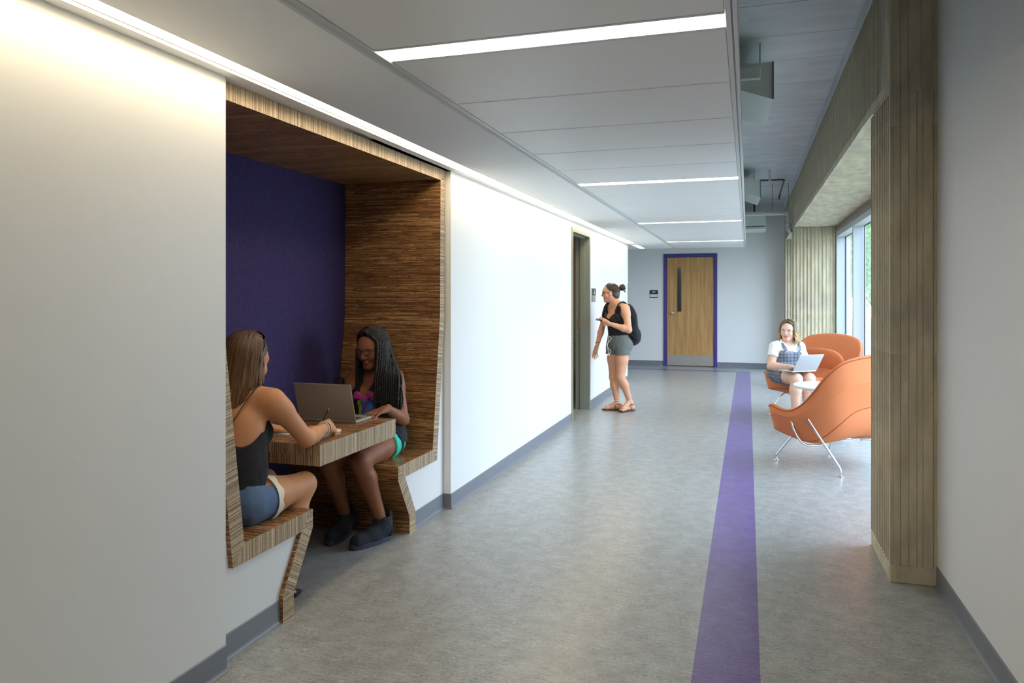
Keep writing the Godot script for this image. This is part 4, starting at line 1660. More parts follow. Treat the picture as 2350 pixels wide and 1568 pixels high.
# ---------------------------------------------------------------- people
func lin(r: float, g: float, b: float) -> Color:
	return sc(r, g, b).srgb_to_linear()

# frame with x to the person's left, y up, z ahead
func frame(ahead: Vector3, up := Vector3.UP) -> Basis:
	var z := ahead.normalized()
	var x := up.cross(z).normalized()
	return Basis(x, z.cross(x), z)

func torso_prims(pel: Vector3, neck: Vector3, left: Vector3, shl: Vector3, shr: Vector3, w := 1.0) -> Array:
	var up := (neck - pel).normalized()
	var x := (left - up * left.dot(up)).normalized()
	var b := Basis(x, up, x.cross(up))
	var f := b.z
	var l := neck.distance_to(pel)
	var out := [
		ell(pel + up * 0.01, Vector3(0.168 * w, 0.105, 0.118 * w), 0.05, b),
		ell(pel + up * l * 0.30, Vector3(0.132 * w, 0.13, 0.096 * w), 0.07, b),
		ell(pel + up * l * 0.62, Vector3(0.140 * w, 0.15, 0.100 * w), 0.07, b),
		cap(shl.lerp(shr, 0.14) - up * 0.015, shr.lerp(shl, 0.14) - up * 0.015, 0.055, 0.055, 0.05),
		cap(shl.lerp(neck, 0.1), neck + up * 0.01, 0.042, 0.045, 0.05),
		cap(shr.lerp(neck, 0.1), neck + up * 0.01, 0.042, 0.045, 0.05),
	]
	for s in [-1.0, 1.0]:
		out.append(ell(pel + up * l * 0.64 + f * 0.075 + x * (s * 0.068), Vector3(0.058, 0.056, 0.052) * w, 0.03, b))
	return out

func arm_prims(sh: Vector3, el: Vector3, wr: Vector3, w := 1.0) -> Array:
	var m := el.lerp(wr, 0.28)
	return [
		cap(sh, sh.lerp(el, 0.25), 0.052 * w, 0.050 * w, 0.035),
		cap(sh.lerp(el, 0.2), el, 0.049 * w, 0.037 * w, 0.025),
		cap(el, m, 0.037 * w, 0.040 * w, 0.02),
		cap(m, wr, 0.040 * w, 0.0255 * w, 0.02),
	]

func leg_prims(hip: Vector3, kn: Vector3, an: Vector3, w := 1.0) -> Array:
	var m := kn.lerp(an, 0.3)
	var back := Vector3.ZERO
	var d := (kn - hip).normalized()
	var e := (an - kn).normalized()
	back = (e - d)
	back = (back - e * back.dot(e))
	back = back.normalized() * 0.012 if back.length() > 0.2 else Vector3.ZERO
	return [
		cap(hip, hip.lerp(kn, 0.4), 0.086 * w, 0.079 * w, 0.05),
		cap(hip.lerp(kn, 0.4), kn, 0.079 * w, 0.054 * w, 0.03),
		cap(kn, m + back, 0.052 * w, 0.054 * w, 0.03),
		cap(m + back, an, 0.054 * w, 0.033 * w, 0.03),
	]

func foot_prims(an: Vector3, toe: Vector3, sole := 0.012) -> Array:
	var d := toe - an
	d.y = 0
	d = d.normalized()
	var heel := Vector3(an.x, sole + 0.028, an.z) - d * 0.045
	var ball := Vector3(toe.x, sole + 0.020, toe.z) - d * 0.055
	var s := d.cross(Vector3.UP)
	var out := [
		cap(an, heel, 0.033, 0.030, 0.02),
		cap(an + d * 0.01 - Vector3(0, 0.01, 0), ball + Vector3(0, 0.008, 0), 0.034, 0.024, 0.03),
		cap(heel, ball, 0.027, 0.024, 0.02),
		cap(ball - s * 0.020, ball + s * 0.024, 0.020, 0.018, 0.02),
	]
	for k in 5:
		var o := s * (-0.028 + k * 0.0145)
		var l := 0.048 - absf(k - 0.6) * 0.006
		out.append(cap(ball + o * 0.9, ball + o + d * l - Vector3(0, 0.007, 0), 0.0125 if k == 0 else 0.0095, 0.011 if k == 0 else 0.008, 0.006))
	return out

# fingers point along d, the palm looks along n, the thumb is on the th side
# curls: four fingers of [knuckle, middle, tip] in radians; thumb: [spread, fold, bend]
func hand_prims(wr: Vector3, d: Vector3, n: Vector3, th: Vector3, curls: Array, thumb: Array, s := 1.0) -> Dictionary:
	var out := []
	var tips := []
	var off := [0.029, 0.0095, -0.0105, -0.029]
	var reach := [0.084, 0.088, 0.083, 0.075]
	var ln := [[0.041, 0.025, 0.020], [0.045, 0.029, 0.022], [0.042, 0.026, 0.021], [0.032, 0.020, 0.018]]
	var rr := [0.0092, 0.0095, 0.0090, 0.0080]
	out.append(cap(wr - d * 0.02, wr + d * 0.02, 0.024 * s, 0.022 * s, 0.015))
	for k in 4:
		var base: Vector3 = wr + th * (off[k] * 0.55 * s) + d * (0.016 * s)
		var kn: Vector3 = wr + th * (off[k] * s) + d * (reach[k] * s)
		out.append(cap(base, kn, 0.0145 * s, (rr[k] + 0.0022) * s, 0.014))
		var p := kn
		var a := 0.0
		for j in 3:
			a += curls[k][j]
			var dir: Vector3 = d * cos(a) + n * sin(a) + th * (off[k] * curls[k][3] if curls[k].size() > 3 else 0.0)
			var q: Vector3 = p + dir.normalized() * (ln[k][j] * s)
			out.append(cap(p, q, (rr[k] - j * 0.0008) * s, (rr[k] - (j + 1) * 0.0008) * s, 0.004))
			p = q
			if j == 2:
				tips.append([q, dir.normalized()])
	var tb := wr + d * (0.022 * s) + th * (0.020 * s) + n * (0.006 * s)
	var t1: Vector3 = (d * cos(thumb[0]) + th * sin(thumb[0])) * cos(thumb[1]) + n * sin(thumb[1])
	var t2: Vector3 = (d * cos(thumb[0] - thumb[2]) + th * sin(thumb[0] - thumb[2])) * cos(thumb[1]) + n * sin(thumb[1])
	var p1 := tb + t1.normalized() * (0.040 * s)
	var p2 := p1 + t2.normalized() * (0.032 * s)
	var p3 := p2 + t2.normalized() * (0.024 * s)
	out.append(cap(tb, p1, 0.0165 * s, 0.0115 * s, 0.012))
	out.append(cap(p1, p2, 0.0112 * s, 0.0098 * s, 0.004))
	out.append(cap(p2, p3, 0.0098 * s, 0.0078 * s, 0.004))
	tips.append([p3, t2.normalized()])
	return {"prims": out, "tips": tips}

# head in its own frame: x to the person's left, y up, z ahead; origin mid-skull between the ears
func head_prims(smile := 0.0, full := 1.0) -> Array:
	var out := [
		ell(Vector3(0, 0.034, -0.014), Vector3(0.073, 0.082, 0.094), 0.02),
		ell(Vector3(0, -0.028, 0.022), Vector3(0.055 * full, 0.078, 0.066), 0.035),
		ell(Vector3(0, 0.030, 0.040), Vector3(0.058, 0.050, 0.048), 0.03),
		cap(Vector3(-0.008, -0.097, 0.066), Vector3(0.008, -0.097, 0.066), 0.0135, 0.0135, 0.022),
		cap(Vector3(0, -0.055, -0.020), Vector3(0, -0.165, -0.038), 0.050, 0.052, 0.03),
	]
	for s in [-1.0, 1.0]:
		out.append(cap(Vector3(s * 0.048 * full, -0.048, 0.004), Vector3(s * 0.016, -0.092, 0.056), 0.016, 0.013, 0.03))
		out.append(ell(Vector3(s * 0.036 * full, -0.030, 0.058), Vector3(0.024, 0.022, 0.022), 0.025))
		out.append(cap(Vector3(s * 0.012, 0.026, 0.083), Vector3(s * 0.043, 0.024, 0.068), 0.0085, 0.0085, 0.018))
		out.append(ell(Vector3(s * 0.0315, 0.006, 0.0845), Vector3(0.0165, 0.0105, 0.0125), 0.010, Basis.IDENTITY, 1))
	for s in [-1.0, 1.0]:
		# lids
		out.append(cap(Vector3(s * 0.017, 0.010, 0.0765), Vector3(s * 0.0315, 0.0155, 0.0795), 0.0042, 0.0048, 0.004))
		out.append(cap(Vector3(s * 0.0315, 0.0155, 0.0795), Vector3(s * 0.047, 0.009, 0.069), 0.0048, 0.0040, 0.004))
		out.append(cap(Vector3(s * 0.018, 0.001, 0.0755), Vector3(s * 0.045, 0.001, 0.0685), 0.0038, 0.0038, 0.004))
		# ear
		out.append(ell(Vector3(s * 0.075, -0.004, -0.004), Vector3(0.008, 0.030, 0.018), 0.006, Basis(Vector3.UP, s * 0.35)))
		out.append(ell(Vector3(s * 0.083, 0.0, 0.002), Vector3(0.006, 0.016, 0.008), 0.004, Basis(Vector3.UP, s * 0.35), 1))
		# nostril wings
		out.append(ell(Vector3(s * 0.0115, -0.035, 0.0875), Vector3(0.0085, 0.0075, 0.010), 0.006))
	out.append(cap(Vector3(0, 0.018, 0.084), Vector3(0, -0.020, 0.100), 0.0075, 0.0095, 0.012))
	out.append(ell(Vector3(0, -0.030, 0.102), Vector3(0.0115, 0.0095, 0.0105), 0.010))
	# mouth
	var u := smile * 0.006
	for s in [-1.0, 1.0]:
		out.append(cap(Vector3(s * 0.0045, -0.0575, 0.0868), Vector3(s * (0.020 + u), -0.0610 + u, 0.0765), 0.0048, 0.0028, 0.007))
	out.append(cap(Vector3(-0.011, -0.0680, 0.0828), Vector3(0.011, -0.0680, 0.0828), 0.0060, 0.0060, 0.009))
	for s in [-1.0, 1.0]:
		out.append(cap(Vector3(0, -0.0622, 0.0922), Vector3(s * (0.022 + u), -0.0628 + u, 0.0812), 0.0016 + smile * 0.0016, 0.0012, 0.003, 1))
	return out

# adds a head to the body mesh and its eyes and brows as parts
func add_head(body: MB, xf: Transform3D, skin: Color, lip: Color, smile := 0.0, full := 1.0) -> void:
	var o := body.v.size()
	var shade := func(p: Vector3) -> Color:
		var mx := absf(p.x) / (0.0225 + smile * 0.006)
		var my: float = p.y + 0.0632 - smile * 0.006 * mx * mx
		var edge: float = 0.0115 * (1.0 - mx * mx) + 0.001
		if mx < 1.0 and absf(my) < edge and p.z > 0.07:
			return skin.lerp(lip, clampf((edge - absf(my)) / 0.003, 0, 1))
		var blush := clampf(1.0 - (Vector3(absf(p.x), p.y, p.z) - Vector3(0.038, -0.03, 0.07)).length() / 0.03, 0, 1)
		return skin.lerp(lip, blush * 0.16)
	field_mesh(body, head_prims(smile, full), 0.0030, 0.0, shade)
	body.move(xf, o)

func add_face(person: Node, xf: Transform3D, look: Vector3, iris: Material, brow: Material, smile := 0.0) -> void:
	for s in [-1.0, 1.0]:
		var c := Vector3(s * 0.0315, 0.0075, 0.0690)
		var e := MB.new()
		e.lathe(c, [[0.0, -0.0115], [0.006, -0.0100], [0.0105, -0.005], [0.0118, 0.0], [0.0105, 0.005], [0.006, 0.0100], [0.0, 0.0115]], 14)
		e.move(xf)
		var ball := obj("eye", e, M.eye_white, person)
		var i := MB.new()
		var d := look.normalized()
		var B := Basis(Quaternion(Vector3.UP, d))
		i.lathe(c + d * 0.0098, [[0.0063, 0.0], [0.0055, 0.0016], [0.003, 0.0024], [0.0, 0.0026]], 14, B)
		i.move(xf)
		obj("iris", i, iris, ball)
		var b := MB.new()
		b.tube([Vector3(s * 0.013, 0.0275, 0.0915), Vector3(s * 0.025, 0.0335, 0.0885), Vector3(s * 0.038, 0.0345, 0.0805), Vector3(s * 0.049, 0.0290, 0.0685)], [0.0028, 0.0034, 0.0030, 0.0012], 6, true, 0.7)
		b.move(xf)
		obj("eyebrow", b, brow, person)
		var l := MB.new()
		l.tube([Vector3(s * 0.0175, 0.0095, 0.0812), Vector3(s * 0.0315, 0.0140, 0.0845), Vector3(s * 0.0475, 0.0085, 0.0735)], [0.0008, 0.0014, 0.0012], 5)
		l.move(xf)
		obj("eyelash", l, M.brow_dark, person)
	if smile > 0.6:
		var t := MB.new()
		t.tube([Vector3(-0.016, -0.0605, 0.0775), Vector3(0, -0.0625, 0.0850), Vector3(0.016, -0.0605, 0.0775)], [0.0022, 0.0034, 0.0022], 6)
		t.move(xf)
		obj("teeth", t, M.teeth, person)

func add_glasses(person: Node, xf: Transform3D, rim: Material, round_ := false, nm := "glasses") -> void:
	var g := MB.new()
	for s in [-1.0, 1.0]:
		var ring := []
		var hw := 0.0225
		var hh := 0.0155 if not round_ else 0.0205
		var e := 2.0 if round_ else 3.4
		for k in 33:
			var a := TAU * k / 32.0
			var x := signf(cos(a)) * pow(absf(cos(a)), 2.0 / e) * hw
			var y := signf(sin(a)) * pow(absf(sin(a)), 2.0 / e) * hh
			ring.append(Vector3(s * 0.0325 + x, 0.006 + y, 0.0985 - absf(s * 0.0325 + x) * 0.20))
		g.tube(ring, 0.0016 if not round_ else 0.0011, 6, false)
		g.tube([Vector3(s * 0.055, 0.011, 0.0870), Vector3(s * 0.071, 0.012, 0.075), Vector3(s * 0.0800, 0.012, 0.0), Vector3(s * 0.080, 0.004, -0.02)], 0.0016, 6)
		var lens := MB.new()
		var ctr := Vector3(s * 0.0325, 0.006, 0.0985 - 0.0065)
		for k in 32:
			lens.tri(ctr, ring[k], ring[k + 1])
		lens.move(xf)
		obj("lens", lens, M.lens_glass, person)
	g.tube([Vector3(-0.010, 0.010, 0.0968), Vector3(0, 0.013, 0.0995), Vector3(0.010, 0.010, 0.0968)], 0.0015, 6)
	g.move(xf)
	obj(nm, g, rim, person)

# a lock of hair with its own colour from root to tip
func lock(mb: MB, path: Array, rad: Array, sides: int, flat: float, c0: Color, c1: Color) -> void:
	var o := mb.v.size()
	mb.tube(path, rad, sides, false, flat)
	var np := path.size()
	for r in np:
		var f := float(r) / (np - 1)
		var c := c0.lerp(c1, smoothstep(0.25, 0.9, f))
		for s in sides:
			mb.c[o + r * sides + s] = c
	mb.colored = true

# a point on the skull of the head frame, az from straight ahead (positive to the left), th from the crown
func skull(az: float, th: float, grow := 0.0) -> Vector3:
	return Vector3(0, 0.034, -0.014) + Vector3(sin(th) * sin(az) * (0.074 + grow), cos(th) * (0.083 + grow), sin(th) * cos(az) * (0.095 + grow))

func hair_cap(mb: MB, xf: Transform3D, grow: float, col: Color, brow_line := 0.086, side_line := 0.03) -> void:
	var o := mb.v.size()
	var cut_n := Vector3(0, -0.75, 1.0)
	var ps := [
		ell(Vector3(0, 0.034, -0.014), Vector3(0.074, 0.083, 0.095) + Vector3.ONE * grow, 0.02),
		ell(Vector3(0, -0.035, -0.045), Vector3(0.062, 0.06, 0.058) + Vector3.ONE * grow, 0.04),
		half(Vector3(0, brow_line, 0.058), cut_n, 0.006),
		half(Vector3(0, -0.09, -0.04), Vector3(0, -1, 0.15), 0.01),
		ell(Vector3(0, -0.030, 0.062), Vector3(0.11, 0.088, side_line + 0.042), 0.012, Basis.IDENTITY, 1),
	]
	field_mesh(mb, ps, 0.004, 0.0, func(_p): return col, 0.0015, 60.0)
	mb.move(xf, o)

func new_person(label: String) -> Node3D:
	return thing("person", Vector3.ZERO, label, "person")

# locks that run along the hairline from the parting and frame the face
func fringe(mb: MB, hd: Transform3D, count: int, c0: Color, c1: Color, drop: float, wave: float, part := 0.0) -> void:
	for k in count:
		var sd := -1.0 if k % 2 else 1.0
		var lift := rng.randf_range(0.006, 0.016)
		var back := rng.randf_range(0.0, 0.35)
		var path := []
		for q in [[0.0, 0.42], [0.32, 0.66], [0.66, 0.95], [0.98, 1.20], [1.20, 1.46]]:
			path.append(hd * skull(part + (sd - part * 0.5) * (q[0] + back * minf(1.0, q[0] * 2.0)), maxf(0.1, q[1] - back * 0.45), lift))
		var e: Vector3 = path[-1]
		var ph := rng.randf() * TAU
		for j in range(1, 7):
			var g := j / 6.0
			path.append(e - hd.basis.y * (drop * g) + hd.basis.x * sd * (wave * sin(g * 7.0 + ph) + 0.004 * g) + hd.basis.z * (wave * cos(g * 7.0 + ph) - 0.01 * g))
		var tn := rng.randf()
		lock(mb, path, [0.003, 0.006, 0.007, 0.007, 0.007, 0.007, 0.007, 0.0065, 0.006, 0.005, 0.002], 5, 0.55, c0.lerp(c1, tn * 0.35), c1.lerp(c0, tn * 0.3))

func flat_color(c: Color) -> Callable:
	return func(_p): return c

# ---- the writer on the near bench, seen from behind
func person_writer() -> void:
	var t := new_person("young woman with long light brown hair writing on the near bench")
	var skin := lin(208, 150, 108)
	var pel := Vector3(-2.125, 0.522, -2.665)
	var neck := Vector3(-2.135, 0.965, -2.795)
	var shl := Vector3(-2.285, 0.925, -2.815)
	var shr := Vector3(-1.992, 0.930, -2.822)
	var left := Vector3(-1, 0, 0.06)
	var elr := Vector3(-1.925, 0.742, -2.972)
	var wrr := Vector3(-1.965, 0.752, -3.205)
	var ell_ := Vector3(-2.37, 0.745, -2.97)
	var wrl := Vector3(-2.27, 0.742, -3.14)
	var kr := Vector3(-1.985, 0.512, -3.045)
	var kl := Vector3(-2.215, 0.508, -3.06)
	var hr := Vector3(-2.035, 0.510, -2.70)
	var hl := Vector3(-2.215, 0.510, -2.70)
	var ar := Vector3(-2.030, 0.085, -2.890)
	var al := Vector3(-2.21, 0.085, -2.96)
	var body := MB.new()
	var tor := torso_prims(pel, neck, left, shl, shr, 0.92)
	var legs := leg_prims(hr, kr, ar, 1.0) + leg_prims(hl, kl, al, 1.0)
	var arms := arm_prims(shr, elr, wrr, 0.98) + arm_prims(shl, ell_, wrl, 0.98)
	var nk := [cap(neck - Vector3(0, 0.02, 0), Vector3(-2.135, 1.05, -2.815), 0.050, 0.050, 0.03)]
	var feet := foot_prims(ar, ar + Vector3(0, 0, -0.13)) + foot_prims(al, al + Vector3(0, 0, -0.13))
	field_mesh(body, tor + nk + arms + legs, 0.009, 0.0, flat_color(skin))
	field_mesh(body, feet, 0.005, 0.0, flat_color(skin))
	var hd := Transform3D(frame(Vector3(0.10, -0.24, -1)), Vector3(-2.140, 1.100, -2.835))
	add_head(body, hd, skin, lin(190, 110, 95))
	# right hand closed on a pen, left hand flat
	var d := Vector3(-0.25, -0.10, -0.96).normalized()
	var th := Vector3(-0.62, 0.76, 0.08)
	th = (th - d * th.dot(d)).normalized()
	var n := d.cross(th)
	if n.x > 0:
		n = -n
	var h := hand_prims(wrr + d * 0.012, d, n, th, [[0.70, 0.85, 0.35], [0.85, 1.05, 0.5], [0.95, 1.15, 0.6], [1.0, 1.15, 0.6]], [0.45, 0.45, 0.3], 1.05)
	field_mesh(body, h.prims, 0.003, 0.0, flat_color(skin))
	d = Vector3(0.45, -0.08, -0.9).normalized()
	n = Vector3(0.05, -1, 0.05)
	n = (n - d * n.dot(d)).normalized()
	var h2 := hand_prims(wrl + d * 0.012, d, n, n.cross(d), [[0.15, 0.2, 0.15], [0.12, 0.2, 0.15], [0.15, 0.2, 0.15], [0.2, 0.2, 0.15]], [0.6, 0.15, 0.2], 0.95)
	field_mesh(body, h2.prims, 0.0035, 0.0, flat_color(skin))
	obj("body", body, M.skin, t)
	# face, as far as it shows past the hair
	add_face(t, hd, Vector3(0, -0.2, 1), M.eye_dark, M.brow_dark)
	# black camisole with thin straps
	var up := (neck - pel).normalized()
	var top := MB.new()
	var cut := tor.duplicate()
	cut.append(half(pel + up * 0.045, -up, 0.0))
	cut.append(half(pel + up * 0.335 + Vector3(0, 0, 0.03), Vector3(0, 0.90, 0.42), 0.004))
	cut.insert(0, ell(pel + up * 0.12 + Vector3(0, 0, -0.012), Vector3(0.150, 0.12, 0.118), 0.06))
	for sx in [-0.085, 0.085]:
		cut.append(ell(pel + up * 0.375 + Vector3(sx, 0, 0.09), Vector3(0.078, 0.125, 0.10), 0.025, Basis.IDENTITY, 1))
	for s in [shl, shr]:
		cut.append(cap(s + Vector3(0, 0.02, 0), s - up * 0.10 + (s - neck) * 0.25, 0.062, 0.055, 0.03, 1))
	field_mesh(top, cut, 0.006, 0.008, null, 0.004, 14.0)
	obj("camisole", top, M.cloth_black, t)
	for s in [[shr, 0.42], [shl, 0.42]]:
		var m := MB.new()
		var q: Vector3 = (s[0] as Vector3).lerp(neck, s[1])
		var yx: Vector3 = (left if s[0] == shl else -left).normalized()
		var bk: Vector3 = pel + up * 0.262 + Vector3(0, 0, 0.106) - yx * 0.010
		var fr: Vector3 = pel + up * 0.33 + Vector3(0, 0, -0.115) + yx * 0.07
		m.tube(smooth_path([bk, bk.lerp(q, 0.45) + Vector3(0, 0.014, 0.040) + yx * 0.012, q + Vector3(0, 0.046, 0.040), q + Vector3(0, 0.052, -0.02), fr.lerp(q, 0.4) + Vector3(0, 0.02, -0.03), fr], 6), 0.0042, 6, true, 0.5)
		obj("strap", m, M.cloth_black, t)
	# denim shorts with a lace hem
	var sh := MB.new()
	var sp := [tor[0], tor[1]] + leg_prims(hr, kr, ar, 1.0).slice(0, 2) + leg_prims(hl, kl, al, 1.0).slice(0, 2)
	var td := Vector3(0.0, -0.10, -1).normalized()
	var hem := Vector3(-2.12, 0.51, -2.790)
	sp = sp + [half(pel + up * 0.075, up, 0.0), half(hem, td, 0.0)]
	field_mesh(sh, sp, 0.006, 0.010, null, 0.003, 16.0)
	obj("denim_shorts", sh, M.denim_blue, t)
	for q in [[hr, kr], [hl, kl]]:
		var lc := MB.new()
		var rows := []
		var dir: Vector3 = (q[1] - q[0]).normalized()
		var bb := frame(dir)
		for r in 4:
			var row := []
			for k in 56:
				var a := TAU * k / 56.0
				var wav := 0.014 * (1.0 - absf(fmod(k, 7.0) / 3.5 - 1.0))
				var z0: float = (-2.786 - q[0].z) / dir.z
				var rad := 0.0985 - r * 0.0004 + (0.001 if k % 2 else 0.0)
				row.append(q[0] + dir * (z0 + r * 0.0085 + (wav if r == 3 else 0.0) - 0.004) + (bb.x * cos(a) + bb.y * sin(a)) * rad)
			rows.append(row)
		lc.grid(rows, true, false)
		obj("lace_hem", lc, M.lace_cream, t)
	# hair: straight, past the shoulder blades
	var hb := MB.new()
	var c0 := lin(70, 48, 32)
	var c1 := lin(140, 104, 70)
	hair_cap(hb, hd, 0.012, c0.lerp(c1, 0.25), 0.085, 0.0)
	for k in 420:
		var f := (k + rng.randf()) / 420.0
		var sd := -1.0 if k % 2 else 1.0
		var az0 := sd * rng.randf_range(0.05, 2.9)
		var az1 := sd * lerpf(1.5, PI, pow(f, 0.8))
		var path := []
		var out := rng.randf_range(0.010, 0.024)
		for j in 7:
			var th2 := lerpf(0.12, 1.62, j / 6.0)
			path.append(hd * skull(lerpf(az0, az1, smoothstep(0.0, 0.55, j / 6.0)), th2, out))
		var e: Vector3 = path[-1]
		var behind := clampf((absf(az1) - 1.5) / 0.8, 0.0, 1.0)
		var endy := lerpf(1.015, 0.865, behind) + rng.randf_range(-0.03, 0.02)
		var side := -hd.basis.x if sd < 0 else hd.basis.x
		var pull := lerpf(0.004, -0.030, behind)
		for j in range(1, 6):
			var g := j / 5.0
			path.append(Vector3(e.x, lerpf(e.y, endy, g), e.z) + side * (pull * g) + Vector3(0, 0, lerpf(-0.006, 0.035, behind) * g) + Vector3(rng.randfn(), 0, rng.randfn()) * 0.0015)
		var tone := rng.randf()
		lock(hb, path, [0.003, 0.0048, 0.006, 0.0064, 0.0064, 0.0064, 0.0064, 0.0062, 0.006, 0.0055, 0.0045, 0.002], 6, 0.5, c0.lerp(c1, tone * 0.35), c0.lerp(c1, 0.35 + tone * 0.6))
	obj("hair", hb, M.hair, t)
	# sunglasses pushed up on the head
	var gx := Transform3D(hd.basis * Basis(Vector3.RIGHT, -0.95), hd * Vector3(0, 0.038, -0.022))
	var g := MB.new()
	for s in [-1.0, 1.0]:
		g.tube([Vector3(s * 0.070, 0.018, 0.075), Vector3(s * 0.094, 0.010, 0.035), Vector3(s * 0.098, -0.004, -0.02), Vector3(s * 0.095, -0.030, -0.055)], [0.0035, 0.003, 0.003, 0.002], 6)
		pad(g, Transform3D(Basis(Vector3.UP, s * 0.25), Vector3(s * 0.035, 0.018, 0.094)), Vector3(0.032, 0.024, 0.004), 2.6)
	g.move(gx)
	obj("sunglasses", g, M.black_plastic, t)
	# bracelets
	for q in [[0.020, M.cloth_black, 0.0035], [0.030, M.cloth_white, 0.0030], [0.010, M.lace_cream, 0.003]]:
		var w := MB.new()
		var dd := (wrr - elr).normalized()
		var bb := frame(dd)
		var ring := []
		for k in 25:
			ring.append(wrr - dd * q[0] + (bb.x * cos(TAU * k / 24.0) + bb.y * sin(TAU * k / 24.0)) * 0.0305)
		w.tube(ring, q[2], 6, false)
		obj("bracelet", w, q[1], t)
	# the pen in her hand
	var tip: Vector3 = h.tips[0][0]
	var pen := thing("pen", Vector3.ZERO, "black pen held in the writing hand", "pen")
	var pm := MB.new()
	var top_p := tip + Vector3(0.028, 0.095, -0.045)
	var low := Vector3(tip.x + 0.006, 0.7165, tip.z + 0.012)
	pm.tube([low, low.lerp(top_p, 0.1), low.lerp(top_p, 0.14), top_p], [0.001, 0.0035, 0.0045, 0.0045], 10)
	obj("barrel", pm, M.black_plastic, pen)
	var cp := MB.new()
	cp.tube([top_p, top_p + (top_p - low).normalized() * 0.007], 0.0035, 8)
	obj("button", cp, M.steel, pen)
	# sandals
	for q in [ar, al]:
		var s2 := MB.new()
		pad(s2, Transform3D(Basis.IDENTITY, Vector3(q.x, 0.006, q.z - 0.055)), Vector3(0.044, 0.006, 0.125), 2.6)
		s2.tube(smooth_path([Vector3(q.x - 0.042, 0.008, q.z - 0.09), Vector3(q.x - 0.02, 0.055, q.z - 0.085), Vector3(q.x + 0.02, 0.055, q.z - 0.085), Vector3(q.x + 0.042, 0.008, q.z - 0.09)], 5), 0.005, 6)
		obj("sandal", s2, M.shoe_black, t)

